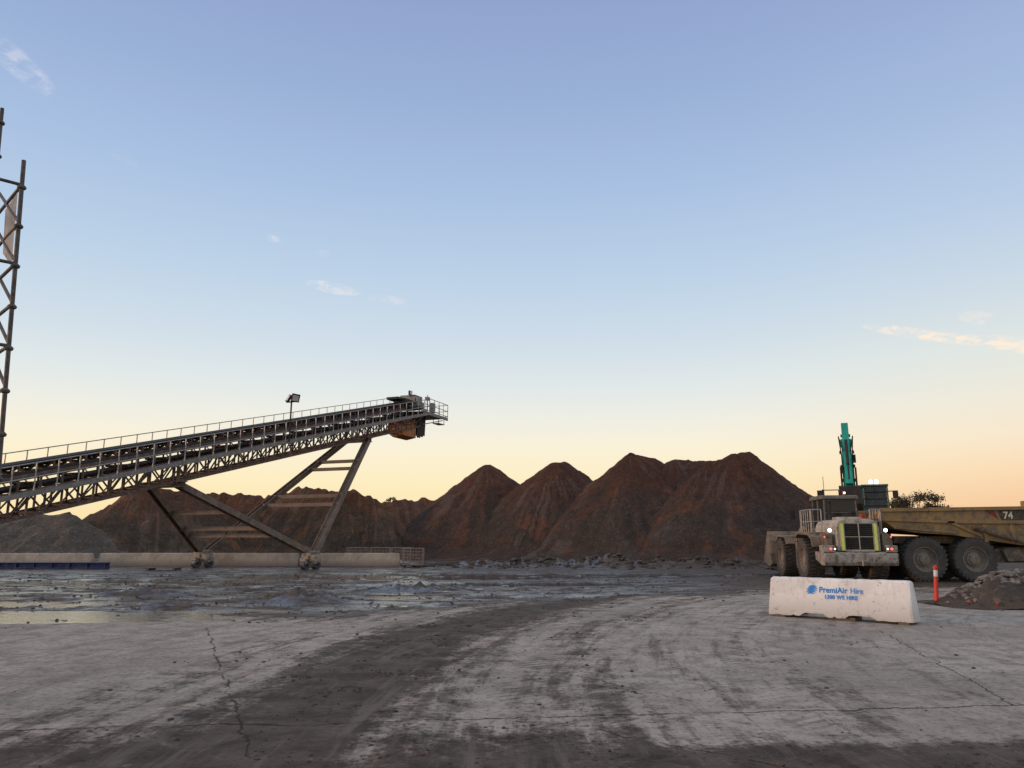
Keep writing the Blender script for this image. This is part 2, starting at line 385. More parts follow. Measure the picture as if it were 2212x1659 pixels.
def heap(label,segs,res,material,seed,slope=.78,gully=.42,rough=.16,apex=.4,group=None,name='dirt_heap',flat=0,toe=1.2,warp=.45):
    R0=[]
    for s_ in segs: R0+= [(s_[0],s_[1],s_[2]),(s_[3],s_[4],s_[5])]
    mg=toe*1.6
    x0=min(a-c/slope-mg-flat for a,b_,c in R0); x1=max(a+c/slope+mg+flat for a,b_,c in R0)
    y0=min(b_-c/slope-mg-flat for a,b_,c in R0); y1=max(b_+c/slope+mg+flat for a,b_,c in R0)
    nx=int((x1-x0)/res)+1; ny=int((y1-y0)/res)+1
    cx,cy=(x0+x1)/2,(y0+y1)/2
    vs=[];hs=[];at=[]
    for j in range(ny):
        for i in range(nx):
            X=x0+i*res; Y=y0+j*res; best=-9; run=(0,0,0)
            wx=X+warp*fr(X*.2,Y*.2,seed,2); wy=Y+warp*fr(X*.2,Y*.2,seed+7,2)
            for si,(ax,ay,az_,bx_,by_,bz) in enumerate(segs):
                ddx,ddy=bx_-ax,by_-ay; L2=ddx*ddx+ddy*ddy; L=math.sqrt(L2)
                q=clamp(((wx-ax)*ddx+(wy-ay)*ddy)/L2) if L2>1e-6 else 0
                qx,qy,qz=ax+ddx*q,ay+ddy*q,az_+(bz-az_)*q
                d=math.hypot(wx-qx,wy-qy); d2=math.sqrt(d*d+apex*apex)-apex
                if flat: d2=max(0,d-flat)
                a=math.atan2(wy-qy,wx-qx)
                ca,sa=math.cos(a),math.sin(a)
                gl=gully*noise.noise(Vector((ca*2.4+q*L*.4,sa*2.4,seed+d*.05)))*sst(1.,7,d)
                gl+=.28*gully*noise.noise(Vector((ca*8+q*L,sa*8,seed+d*.1)))*sst(.8,4,d)
                gl+=.10*gully*abs(noise.noise(Vector((ca*24+q*L*2,sa*24,seed+d*.15))))*sst(.5,3,d)
                h=qz-slope*d2+gl*1.6
                if h>best: best=h; run=(a/6.2832+q*L*.08+si*.37,d/20.,seed*.13)
            if best<toe: best=toe*math.exp((best-toe)/(toe*1.3))-.1*toe if best>-4*toe else -.5*toe
            k=sst(-.1*toe,toe,best)
            if best>-.3: best+=k*rough*(fr(X*1.1,Y*1.1,seed,6))+k*.05*fr(X*4.,Y*4.,seed+3,2)
            vs.append((X-cx,Y-cy,best)); hs.append(best); at.append(run)
    fs=[];used={}
    out=[];ao=[]
    for j in range(ny-1):
        for i in range(nx-1):
            q=(j*nx+i,j*nx+i+1,(j+1)*nx+i+1,(j+1)*nx+i)
            if max(hs[k] for k in q)>-.07*toe: fs.append(q)
    nf=[]
    for q in fs:
        r=[]
        for k in q:
            if k not in used: used[k]=len(out); out.append(vs[k]); ao+= [at[k][0],at[k][1],at[k][2],1]
            r.append(used[k])
        nf.append(tuple(r))
    m=MB(); m.v=out; m.f=nf
    o=m.obj(name,material,smooth=True,recalc=False,label=label,cat='dirt heap')
    A=o.data.attributes.new('run','FLOAT_COLOR','POINT'); A.data.foreach_set('color',ao)
    o.location=(cx,cy,0)
    if group: o['group']=group
    return o
G='row of tall spoil heaps'
heap('tall cone of dark reddish spoil dumped on the yard',[(-2.5,74,8.75,-2.0,74.6,8.7),(-1.6,73,7.6,-2.0,74.6,8.7)],.2,HM,1,group=G,slope=.8)
heap('tall reddish cone heap with eroded grey flank',[(3.9,70,8.65,4.9,70.6,8.65),(3.,70.5,8.0,3.9,70,8.65)],.2,HM,12,group=G,slope=.8)
heap('broad reddish brown spoil heap with double crest',[(10.7,67,9.1,12.3,68,8.85),(9.0,66,7.7,10.7,67,9.1),(12.3,68,8.85,13.4,68,8.2)],.2,HM,23,group=G,slope=.8)
heap('flat-topped brown spoil heap with pale slipped face',[(14.3,67,8.55,15.5,67,8.5),(15.5,67,8.5,17.6,65,8.2)],.2,HM,34,group=G,slope=.86,gully=.8)
heap('tall dark spoil heap with sharp crest behind the loader',[(17.9,62,8.45,19.0,62.3,8.65),(16.3,62,7.7,17.9,62,8.45)],.18,HM,45,group=G,slope=.81,apex=.3)
G2='low spoil heaps behind the conveyor'
heap('low sandy brown heap beside the conveyor',[(-46,60,3.3,-34.,59,3.5),(-40,63,3.4,-31.5,64,3.)],.3,HM3,55,group=G2,slope=.6,rough=.35)
heap('pointed reddish heap behind the conveyor legs',[(-31.,65,6.1,-28.5,66,5.6)],.25,HM2,61,group=G2,slope=.75,rough=.35)
heap('long brown spoil ridge behind the conveyor legs',[(-28,71,5.9,-23,71,5.5),(-23,71,5.5,-19.3,70,6.2),(-19.3,70,6.2,-15.,69,5.9),(-15,69,5.9,-12.5,69.5,5.2)],.25,HM2,77,group=G2,slope=1.0,gully=1.4,rough=.45)
heap('distant low brown spoil heap between taller heaps',[(-13,82,5.7,-7,84,5.9)],.35,HM2,83,group=G2,slope=.7,rough=.45)
RPS=[(12.7,20.7,.80,14.3,20.9,.95),(11.75,20.5,.32,12.7,20.7,.80)]
heap('small rubble pile beside the safety post',RPS,.045,HM3,91,slope=.60,gully=.14,rough=.2,apex=.2,name='rubble_pile',toe=.15,warp=.25)
heap('flattened dirt mound carrying the excavator',[(18.8,42.8,1.15,21.2,48,1.15)],.2,HM,95,slope=.7,flat=2.2,gully=.2,rough=.15,name='dirt_mound',toe=.4)

# clods / stones
def clods(name,fn,count,material,label):
    ico=[(0,0,1),(.89,0,.45),(.28,.85,.45),(-.72,.53,.45),(-.72,-.53,.45),(.28,-.85,.45),(.72,.53,-.45),(-.28,.85,-.45),(-.89,0,-.45),(-.28,-.85,-.45),(.72,-.53,-.45),(0,0,-1)]
    fc=[(0,1,2),(0,2,3),(0,3,4),(0,4,5),(0,5,1),(1,6,2),(2,7,3),(3,8,4),(4,9,5),(5,10,1),(6,7,2),(7,8,3),(8,9,4),(9,10,5),(10,6,1),(11,7,6),(11,8,7),(11,9,8),(11,10,9),(11,6,10)]
    m=MB(); k=0
    while k<count:
        q=fn()
        if q is None: continue
        X,Y,Z,sz=q; k+=1
        a=random.random()*6.28; ca,sa=math.cos(a),math.sin(a); sx,sy,sz2=sz*random.uniform(.7,1.4),sz*random.uniform(.6,1.1),sz*random.uniform(.35,.7)
        vs=[]
        for v in ico:
            j=random.uniform(.75,1.2); x_,y_=v[0]*sx*j,v[1]*sy*j
            vs.append((X+x_*ca-y_*sa,Y+x_*sa+y_*ca,Z+v[2]*sz2*j+sz2*.2))
        m.add(vs,fc)
    o=m.obj(name,material,recalc=False,label=label,cat='rubble'); o['kind']='stuff'; return o
CM=mat('clod_mud',(.10,.08,.067),(.055,.043,.035),6,.9,bump=.5)
def f1():
    Y=3.8*math.exp(random.random()*2.3); X=random.uniform(-.75,.75)*Y
    m,w_=gmask(X,Y); m=min(m,1)
    cl=noise.noise(Vector((X*1.3,Y*1.3,8)))
    if random.random()>(m**1.6*.9+.015)*sst(-.1,.5,cl)*(.25 if Y<9 else 1): return None
    s_=random.choice([.004,.005,.006,.008,.011,.018])
    return X,Y,gh(X,Y),s_*(1+Y*.07)
clods('mud_clods',f1,6500,CM,'scattered mud clods and small stones on the yard')
def f2():
    Y=random.uniform(42,56); X=random.uniform(-22,20)
    b=math.exp(-((Y-(48.5-.12*(X-4)))/2.4)**2)
    if random.random()>b or X<-6: return None
    return X,Y,gh(X,Y),random.choice([.04,.06,.08,.12,.2])
RM=mat('rubble_stone',(.24,.21,.185),(.115,.097,.083),4,.9,bump=.5)
RM2=mat('dark_rubble',(.10,.08,.066),(.055,.043,.035),3,.9,bump=.5)
clods('rubble_stones',f2,1500,RM2,'broken rubble along the foot of the spoil heaps')
def f3():
    X=random.uniform(10.9,17.); Y=random.uniform(19.0,21.8)
    best=-9
    for ax,ay,az_,bx_,by_,bz in RPS:
        ddx,ddy=bx_-ax,by_-ay; q=clamp(((X-ax)*ddx+(Y-ay)*ddy)/(ddx*ddx+ddy*ddy)); d=math.hypot(X-ax-ddx*q,Y-ay-ddy*q)
        best=max(best,az_+(bz-az_)*q-.60*d)
    if best<=0 and (best<-.35 or random.random()>.15): return None
    return X,Y,max(best-.01,0),random.choice([.012,.02,.02,.03,.04,.055,.08,.12]) if best>0 else .02
clods('pile_stones',f3,2400,RM,'loose stones and clods covering the small rubble pile')

# ---------------------------------------------------------------- concrete barriers
def barrier_mesh(L,H,hb,ht,res=.05,feet=True,seed=0):
    m=MB(); n=int(L/res)
    prof=[(-hb,0),(-hb,.04),(-hb*.97,.12),(-hb*.97+(hb*.97-ht)*.25,.12+(H-.16)*.25),(-hb*.97+(hb*.97-ht)*.5,.12+(H-.16)*.5),(-hb*.97+(hb*.97-ht)*.75,.12+(H-.16)*.75),(-ht,H-.04),(-ht+.03,H),(0,H+.004),(ht-.03,H),(ht,H-.04)]
    prof+= [(-p,q) for p,q in prof[5:0:-1]]+[(hb,0),(0,0)]
    k=len(prof)
    for i in range(n+1):
        X=-L/2+L*i/n
        for p,q in prof:
            tap=1-.03*(q/H)
            xx=X*tap; pp=p; qq=q
            j=.004*fr(X*3,p*4+q*3,seed,4)
            if i in(0,n): pp*=.95; qq=min(q,H-.03) if q>.1 else q
            zz=qq
            if feet and q<.05:
                u=abs(X)/(L/2)
                if .12<u<.55: zz=q+.07*sst(.12,.2,u)*sst(.55,.45,u)
            ch=max(0,fr(X*7,q*9,seed+9,3)-.35)*.08 if (q>H-.05 or q<.05) else 0
            m.v.append((xx,pp*(1+j-ch*1.5)+j*.5*(1 if p>0 else -1),zz-(ch if q>.1 else -ch)+(.006*fr(X*5,q,seed+2,3) if q>H-.05 else 0)+(.010*fr(X*6,3,seed+4,4) if q<.05 else 0)))
    for i in range(n):
        for j in range(k): m.f.append((i*k+j,i*k+(j+1)%k,(i+1)*k+(j+1)%k,(i+1)*k+j))
    m.f+= [tuple(range(k)),tuple(range(n*k,n*k+k))]
    return m
def concmat(name,c1,c2,stain,sc=1.,lo=.8):
    m,t,b=newmat(name)
    P=t.new('ShaderNodeTexCoord').outputs['Object']; z=t.sep(P)[2]
    n1=t.noise(P,1.6*sc,7,.65,.4); n2=t.noise(P,9*sc,8,.72); st=t.noise(t.scale(P,(1,1,.12)),6.*sc,6,.7)
    c=t.mix(t.ss(.35,.65,n1),c1,c2)
    c=t.mix(t.M('MULTIPLY',t.ss(.52,.70,st),.45),c,stain)
    lowf=t.ss(.50,.0,t.M('ADD',z,t.M('MULTIPLY',t.M('SUBTRACT',n1,.5),.7)))
    c=t.mix(t.M('MULTIPLY',lowf,lo),c,stain)
    c=t.mix(t.M('MULTIPLY',t.ss(.56,.66,n2),.55),c,tuple(v*.6 for v in stain))
    c=t.mix(t.M('MULTIPLY',t.ss(.61,.66,t.noise(P,3.3*sc,8,.75)),.5),c,tuple(v*.7 for v in stain))
    t.l.new(c,b.inputs['Base Color']); b.inputs['Roughness'].default_value=.85
    bn=t.new('ShaderNodeBump'); bn.inputs['Strength'].default_value=.6; bn.inputs['Distance'].default_value=.012
    t.l.new(n2,bn.inputs['Height']); t.l.new(bn.outputs[0],b.inputs['Normal']); return m
CB=concmat('painted_concrete',(.86,.855,.83),(.71,.70,.67),(.42,.395,.35),lo=.6)
CF=concmat('far_concrete',(.50,.42,.33),(.36,.30,.235),(.17,.135,.105))
BL=mat('blue_paint',(.02,.26,.76),(.02,.22,.64),8,.6,bump=.1)
ang=math.atan2(-1.9,2.24)
BE=empty('concrete_barrier',(7.06,16.95,.05),ang,'white painted concrete road barrier with blue hire lettering','concrete barrier')
barrier_mesh(2.96,.80,.29,.15,res=.04).obj('barrier_block',CB,BE,smooth=False)
TM=mat('old_timber',(.16,.12,.08),None,6)
for q in((-1.36,-1.1,-.31,.25,-.055,.0),(-.2,.35,-.22,.25,-.055,.02),(1.2,1.4,-.31,.25,-.055,.0)):
    m=MB(); m.bx(*q); m.obj('timber_packer',TM,BE,bevel=.006)
tilt=math.atan2(.13,.64)
def facem(xx,zz,sx=1.):
    yy=-(.281-(.281-.15)*((zz-.12)/.64))-.007
    return Matrix.Translation((xx,yy,zz))@Matrix.Rotation(R(90)-tilt*.95,4,'X')@Matrix.Diagonal((sx,1,1,1))
textobj('sign_lettering','PremiAir',.170,BL,BE,facem(-.36,.51,.92),bold=.004,space=1.03)
textobj('sign_lettering','Hire',.170,BL,BE,facem(.285,.51,.86),bold=.0008)
textobj('sign_lettering','1300 WE HIRE',.115,BL,BE,facem(-.25,.385,.90),bold=.0038,space=1.08)
lg=MB()
def sw(pts,ws):
    n=len(pts)
    for i in range(n-1):
        (xa,za),(xb,zb)=pts[i],pts[i+1]; w0,w1=ws[i],ws[i+1]
        lg.add([(xa,za-w0,0),(xb,zb-w1,0),(xb,zb+w1,0),(xa,za+w0,0),(xa,za-w0,.003),(xb,zb-w1,.003),(xb,zb+w1,.003),(xa,za+w0,.003)],[(3,2,1,0),(4,5,6,7),(0,1,5,4),(1,2,6,5),(2,3,7,6),(3,0,4,7)])
# swoosh emblem: a rounded body cut by curved streaks
for k in range(5):
    zc=.085-.040*k; hw=.13*math.sqrt(max(.05,1-((zc-.01)/.115)**2))
    pts=[];ws=[]
    for i in range(15):
        a=i/14.; xx=-hw+2*hw*a-.012*k; pts.append((xx,zc+.028*math.sin(a*3.1)-.01*a)); ws.append(.0205*math.sin(3.1416*min(.97,max(.05,a*.93+.03)))+.001)
    sw(pts,ws)
lg.v=[(v[0]*.9,v[1]*.9,v[2]) for v in lg.v]
lo=lg.obj('logo_emblem',BL,BE); lo.matrix_local=facem(-.495,.54)
cbm=barrier_mesh(6.1,.82,.3,.16,res=.15,feet=False,seed=5)
first=None
for i,xc in enumerate([-9.95,-16.2,-22.45,-28.7,-34.95]):
    if first is None:
        first=cbm.obj('concrete_barrier',CF,label='long weathered beige concrete barrier in a line',cat='concrete barrier'); o=first
    else:
        o=first.copy(); COL.objects.link(o)
    o.location=(xc,48.2+(.0 if i<3 else -.5),0); o.rotation_euler=(0,0,R(180 if i%2 else 0)+R(.4*i)); o['group']='line of concrete barriers under the conveyor'
m=MB(); m.ibeam((-4.2,0,.2),(4.2,0,.2),.3,.32,.04); m.bx(-4.2,4.2,-.05,.05,.0,.03)
for k in range(-4,5): m.bx(k*1.-.02,k*1.+.02,-.14,.14,.08,.33)
o=m.obj('steel_beam',mat('blue_steel',(.02,.045,.19),(.015,.03,.12),2,.6,dirt=(.1,.08,.06),dirt_amt=.3),label='dark blue painted steel beam lying on the ground',cat='steel beam'); o.location=(-26.9,44.0,.02)
m=MB()
for k in range(3): m.bx(-.9,.9,-.35+.28*k,-.12+.28*k,.1,.14)
for k in(-.7,.7): m.bx(k-.06,k+.06,-.4,.5,.0,.097)
o=m.obj('timber_pallet',mat('pallet_wood',(.2,.15,.1),None,5),label='broken timber pallet lying in the mud',cat='pallet'); o.location=(-19.,42.6,0.02)

# ---------------------------------------------------------------- wire cages
GS=mat('galvanised_steel',(.46,.445,.42),(.31,.295,.275),8,.5,.5,bump=.1,dirt=(.2,.15,.11),dirt_amt=.12)
GC=mat('rusty_cage_steel',(.34,.28,.23),(.22,.16,.12),6,.6,.3,bump=.1)
PW=mat('plastic_pallet',(.12,.10,.08),None,4)
CE=empty('wire_cage',(-5.95,46.9,0),0,'rusty wire tote cage standing by the barriers','wire cage',group='row of wire tote cages')
m=MB()
for i in range(8):
    xx=-.6+1.2*i/7
    for yy in(-.5,.5): m.tube((xx,yy,.15),(xx,yy,1.12),.009,5)
for i in range(1,6):
    yy=-.5+i/6
    for xx in(-.6,.6): m.tube((xx,yy,.15),(xx,yy,1.12),.009,5)
for k in range(6):
    zz=.16+.96*k/5; q=[(-.6,-.5,zz),(.6,-.5,zz),(.6,.5,zz),(-.6,.5,zz),(-.6,-.5,zz)]; m.path(q,.010 if 0<k<5 else .02,5)
m.obj('cage_frame',GC,CE)
m=MB(); m.bx(-.6,.6,-.5,.5,.1,.14)
for k in(-.55,0,.55): m.bx(k-.05,k+.05,-.5,.5,0,.098)
m.obj('pallet_base',PW,CE)
copytree(CE,(-8.4,49.6,0),R(3)); copytree(CE,(-9.9,49.8,0),R(-4)); copytree(CE,(-7.05,49.4,0),R(2))

# ---------------------------------------------------------------- conveyor
RU=mat('rusty_steel',(.150,.080,.062),(.100,.074,.065),2,.8,.1,dirt=(.19,.165,.145),dirt_amt=.3)
GR=mat('walkway_steel',(.27,.26,.25),(.18,.17,.165),4,.6,.4,dirt=(.14,.11,.085),dirt_amt=.2)
LG=mat('leg_steel',(.22,.165,.125),(.15,.115,.09),1.2,.75,.1,dirt=(.10,.07,.055),dirt_amt=.25,streak=True)
LG2=mat('brace_steel',(.25,.195,.15),(.18,.14,.11),1.2,.75,.1,dirt=(.12,.09,.07),dirt_amt=.15)
BK=mat('belt_rubber',(.024,.023,.023),(.04,.037,.035),3,.7)
OR=mat('orange_chute',(.55,.22,.055),(.34,.135,.04),2,.7,dirt=(.13,.07,.04),dirt_amt=.25)
GN=mat('dark_green_motor',(.020,.028,.023),(.013,.018,.015),3,.6)
LGY=mat('light_panel',(.36,.35,.34),(.24,.23,.22),2,.6,dirt=(.14,.11,.08),dirt_amt=.25)
DK=mat('dark_steel',(.05,.045,.042),(.03,.028,.026),3,.7,.3)
O=Vector((-14.9,45.2,0)); dh=Vector((.3616,.9323,0)); wh=Vector((.9323,-.3616,0))
def C(s,w,h): return dh*s+wh*w+Vector((0,0,6.265+.247*s+h))
CV=empty('conveyor',O,0,'long inclined belt conveyor on splayed steel legs','conveyor')
sl=(dh+Vector((0,0,.247))).normalized()
S0,S1=-24.,18.2
tr=MB(); n=30
for w in(-.8,.8):
    tr.beam(C(S0,w,0),C(S1,w,0),.12,.14); tr.beam(C(S0,w,1.0),C(S1,w,1.0),.12,.14)
    N=56
    for i in range(N+1):
        s_=S0+(S1-S0)*i/N
        tr.beam(C(s_,w,.07),C(s_,w,.93),.07,.07,sl)
        if i<N:
            s2=S0+(S1-S0)*(i+1)/N
            a,b_=(C(s_,w*.99,.07),C(s2,w*.99,.93)) if i%2 else (C(s_,w*.99,.93),C(s2,w*.99,.07))
            tr.beam(a,b_,.06,.06)
for i in range(57):
    s_=S0+(S1-S0)*i/56
    tr.beam(C(s_,-.74,0),C(s_,.74,0),.09,.09); tr.beam(C(s_,-.74,1.0),C(s_,.74,1.0),.09,.09)
    if i<56:
        s2=S0+(S1-S0)*(i+1)/56
        tr.beam(C(s_,-.74,0.),C(s2,.74,0.),.05,.05)
tr.obj('truss_frame',RU,CV)
def walkway(w0,w1,h,top):
    sg=1 if w1>0 else -1
    m=MB()
    N=44; 
    m.beam(C(S0,w1,h-.06),C(S1,w1,h-.06),.05,.2); m.beam(C(S0,w0,h-.06),C(S1,w0,h-.06),.05,.14)
    for i in range(N*4):
        s_=S0+(S1-S0)*i/(N*4)
        m.beam(C(s_+.03,w0,h),C(s_+.03,w1,h),.13,.03)
    for i in range(0,N,1):
        s_=S0+(S1-S0)*i/N
        m.beam(C(s_,.8*sg,h-.8),C(s_,w1,h-.12),.05,.05)
    m.obj('walkway',GR,CV)
    m=MB()
    for i in range(45):
        s_=S0+(S1-S0)*i/44
        m.tube(C(s_,w1,h-.1),C(s_,w1,h+top),.028,6)
    for k in(1.,.5): m.tube(C(S0,w1,h+top*k),C(S1,w1,h+top*k),.027,6)
    m.obj('handrail',GS,CV)
walkway(.86,1.65,1.05,1.15); walkway(-.86,-1.6,1.45,1.1)
m=MB()
for w in(-.72,.72):
    m.beam(C(S0,w,1.62),C(S1,w,1.62),.08,.2)
for i in range(45):
    s_=S0+(S1-S0)*i/44
    for w in(-.72,.72): m.beam(C(s_,w,1.07),C(s_,w,1.5),.07,.07)
m.obj('stringer',RU,CV)
m=MB()
N=56
for i in range(N):
    s_=S0+.3+(S1-S0)*i/N
    m.tube(C(s_,-.25,1.86),C(s_,.25,1.86),.065,7); m.tube(C(s_,.27,1.88),C(s_,.66,2.06),.065,7); m.tube(C(s_,-.27,1.88),C(s_,-.66,2.06),.065,7)
    m.beam(C(s_,-.72,1.76),C(s_,.72,1.76),.06,.06); m.beam(C(s_,.7,1.73),C(s_,.7,2.13),.07,.05); m.beam(C(s_,-.7,1.73),C(s_,-.7,2.13),.07,.05)
    if i%3==0: m.tube(C(s_,-.7,1.3),C(s_,.7,1.3),.06,7)
m.obj('idler_rollers',RU,CV)['kind']='stuff'
m=MB(); prof=[(-.7,2.17),(-.3,1.95),(.3,1.95),(.7,2.17)]
vs=[]; K=60
for i in range(K+1):
    s_=S0+(S1+.2-S0)*i/K
    for (w,h) in prof: vs.append(C(s_,w,h+.01*math.sin(i*2.1)))
    for (w,h) in prof[::-1]: vs.append(C(s_,w,h+.03+(.12 if abs(w)<.5 else 0)))
fs=[(i*8+j,i*8+(j+1)%8,(i+1)*8+(j+1)%8,(i+1)*8+j) for i in range(K) for j in range(8)]
m.add(vs,fs+[tuple(range(8)),tuple(range(K*8,K*8+8))])
m.beam(C(S0,0,1.22),C(S1,0,1.22),1.2,.02)
m.obj('conveyor_belt',BK,CV)
m=MB()
m.beam(C(S0,.76,1.80),C(14.,.76,1.80),.02,.10); m.obj('side_skirt',BK,CV)
# head station
m=MB(); 
m.tube(C(18.2,-.62,1.75),C(18.2,.62,1.75),.38,20); m.obj('head_pulley',DK,CV)
hz=Matrix(((dh.x,wh.x,0),(dh.y,wh.y,0),(0,0,1)))
m=MB(); m.box(C(17.9,.1,2.0),(1.3,1.4,1.1),hz); m.box(C(17.6,.95,2.05),(.6,.16,.7),hz); m.box(C(18.2,.95,1.7),(.5,.2,.5),hz); m.obj('drive_housing',LGY,CV,bevel=.03)
m=MB(); m.box(C(15.9,0,2.42),(1.8,1.1,.2),hz); m.box(C(16.3,.3,2.2),(1.4,1.1,.35),hz); m.tube(C(15.8,1.0,1.7),C(16.8,1.0,1.7),.22,14); m.obj('drive_motor',GN,CV,bevel=.03)
m=MB(); m.prism([(-.75,.7),(.75,.7),(.75,-.7),(-.2,-.85),(-.75,-.5)],-1,1,'x')
m.v=[tuple(C(16.5,.1,0)+hz@Vector((v[0]*1.1,v[1]*.9,v[2]+.05))) for v in m.v]
m.obj('chute',OR,CV,bevel=.02)
m=MB()
for k in range(5):
    p=C(18.1+.27*k,.7,-.1); m.box(p+Vector((0,0,-.0-.05*(k%2))),(.26,.03,1.7),hz@Matrix.Rotation(R(7-3*(k%3)),3,'Y'))
    p=C(18.1+.27*k,-.6,-.1); m.box(p+Vector((0,0,-.1)),(.26,.03,1.6),hz@Matrix.Rotation(R(4-2*(k%3)),3,'Y'))
m.box(C(19.3,0,-.1),(.03,1.3,1.6),hz)
m.obj('rubber_curtain',DK,CV)
m=MB()
zl=C(19,0,.9).z
E1=21.7
def Q(s,w,z): return dh*s+wh*w+Vector((0,0,zl+z))
m.box(Q((17.6+E1)/2,0,0),(E1-17.6,3.2,.09),hz); 
for w in(-1.6,1.6): m.beam(Q(17.6,w,-.12),Q(E1,w,-.12),.07,.2)
for w in(-1.2,1.2): m.beam(Q(E1-.2,w,-.2),Q(18,w,-1.0),.07,.07)
m.box(Q(20.8,1.2,-.6),(1.1,.6,.05),hz)
for w in (.95,1.45):
    for s_ in(20.3,21.3): m.tube(Q(s_,w,-.6),Q(s_,w,0),.03,6)
m.obj('head_platform',GR,CV)
m=MB()
for (a,b_) in [((17.5,1.6),(E1,1.6)),((E1,1.6),(E1,-1.6)),((17.5,-1.6),(E1,-1.6))]:
    L=math.hypot(b_[0]-a[0],b_[1]-a[1]); k=int(L/.7)
    for i in range(k+1):
        s_=a[0]+(b_[0]-a[0])*i/k; w=a[1]+(b_[1]-a[1])*i/k; m.tube(Q(s_,w,0),Q(s_,w,1.15),.03,6)
    for zz in(.15,.6,1.15): m.tube(Q(*a,zz),Q(*b_,zz),.028,6)
m.obj('platform_handrail',GS,CV)
m=MB(); m.tube(Q(20,.5,0),Q(20,.5,1.5),.05,8); m.tube(Q(19.7,.5,1.35),Q(20.4,.5,1.45),.045,8); m.box(Q(20,.5,1.55),(.35,.3,.2),hz); m.tube(Q(20,.5,1.6),Q(20,.5,1.85),.03,6)
m.obj('sensor_mast',LGY,CV)
m=MB(); m.box(Q(19.6,1.2,.6),(.5,.3,.8),hz); m.obj('control_box',LGY,CV)
m=MB(); m.box(Q(21.,-.3,.5),(.4,.4,.6),hz); m.obj('control_box',LGY,CV)
LENS=mat('lamp_lens',(.75,.68,.66),(.6,.55,.53),4,.3,bump=0)
m=MB(); m.tube(C(17.,.5,2.5),C(17.,.5,2.7),.03,6); m.box(C(17.,.5,2.86),(.45,.12,.36),hz); sf=m.obj('small_floodlight',DK,CV)
m=MB(); m.box(C(17.,.575,2.86),(.36,.02,.27),hz); m.obj('lens',LENS,sf)
# light mast
m=MB(); b0=C(.2,1.75,1.0); m.tube(b0,b0+Vector((0,0,2.4)),.05,8); tp=b0+Vector((0,0,2.4)); m.beam(tp+wh*-.36,tp+wh*.36,.07,.07)
lm=m.obj('light_mast',DK,CV)
for k,(ww,rz_) in enumerate([(-.2,-30),(.28,35)]):
    rt=hz@Matrix.Rotation(R(rz_),3,'Z')@Matrix.Rotation(R(62),3,'X')@Matrix.Rotation(R(20 if k else -25),3,'Y')
    c_=tp+wh*ww+Vector((0,0,.22))
    nn=rt@Vector((0,0,1)); nn=nn if nn.y<0 else -nn
    m=MB(); m.box(c_,(.48,.48,.14),rt); fl=m.obj('floodlight',DK,lm,bevel=.02)
    m=MB(); m.box(c_+nn*.075,(.36,.36,.012),rt); m.obj('lens',LENS,fl)
# legs
W1=wh*-3.85; W2=wh*3.85
H0=.95
def leg(a,b_,w,h,nm='support_leg'):
    m=MB(); m.ibeam(a,b_,w,h,.05,up=wh); return m.obj(nm,LG,CV)
T1a,T1b=C(10.1,-.95,-.12),C(10.1,.95,-.12); T2a,T2b=C(-7.3,-.95,-.12),C(-7.3,.95,-.12)
b1=W1+Vector((0,0,H0)); b2=W2+Vector((0,0,H0))
leg(b1+dh*.3,T1a,.32,.42); leg(b2+dh*.3,T1b,.32,.42); leg(b1-dh*.3,T2a,.32,.36); leg(b2-dh*.3,T2b,.32,.36)
for (A,B,A2,B2,fr_) in [(b1+dh*.3,T1a,b2+dh*.3,T1b,(.70,.775,.37,.445)),(b1-dh*.3,T2a,b2-dh*.3,T2b,(.62,.38,.27))]:
    for f in fr_:
        p1=A.lerp(B,f); p2=A2.lerp(B2,f); e_=(p2-p1).normalized()*.12
        m=MB(); m.beam(p1-e_,p2+e_,.14,.22); m.obj('cross_brace',LG2,CV)
m=MB(); m.ibeam(T1a-wh*.3,T1b+wh*.3,.3,.3,.04)
for T in(T1a,T1b): m.beam(T,T+Vector((0,0,.9)),.2,.12)
m.obj('head_beam',LG,CV)
m=MB(); m.ibeam(T2a-wh*.5,T2b+wh*.5,.3,.3,.04)
for T in(T2a,T2b): m.beam(T,T+Vector((0,0,.9)),.2,.12)
m.obj('head_beam',LG,CV)
FT=mat('bogie_paint',(.42,.36,.29),(.28,.23,.18),3,.7,dirt=(.12,.1,.08),dirt_amt=.3)
WSM=mat('wheel_steel',(.12,.13,.15),None,4,.5,.6)
for q in(W1,W2):
    m=MB(); m.box(q+Vector((0,0,.72)),(1.1,.5,.4),hz); m.box(q+Vector((0,0,.45)),(1.5,.35,.3),hz); m.box(q+Vector((0,0,.97)),(.8,.6,.1),hz)
    m.box(q+dh*-.3+wh*.45+Vector((0,0,.62)),(.35,.5,.35),hz)
    bo=m.obj('bogie',FT,CV,bevel=.02)
    for s_ in(-.5,.5):
        m=MB(); m.tube(q+dh*s_-wh*.14+Vector((0,0,.3)),q+dh*s_+wh*.14+Vector((0,0,.3)),.3,20); m.tube(q+dh*s_-wh*.26+Vector((0,0,.3)),q+dh*s_+wh*.26+Vector((0,0,.3)),.09,10)
        m.obj('bogie_wheel',WSM,bo)

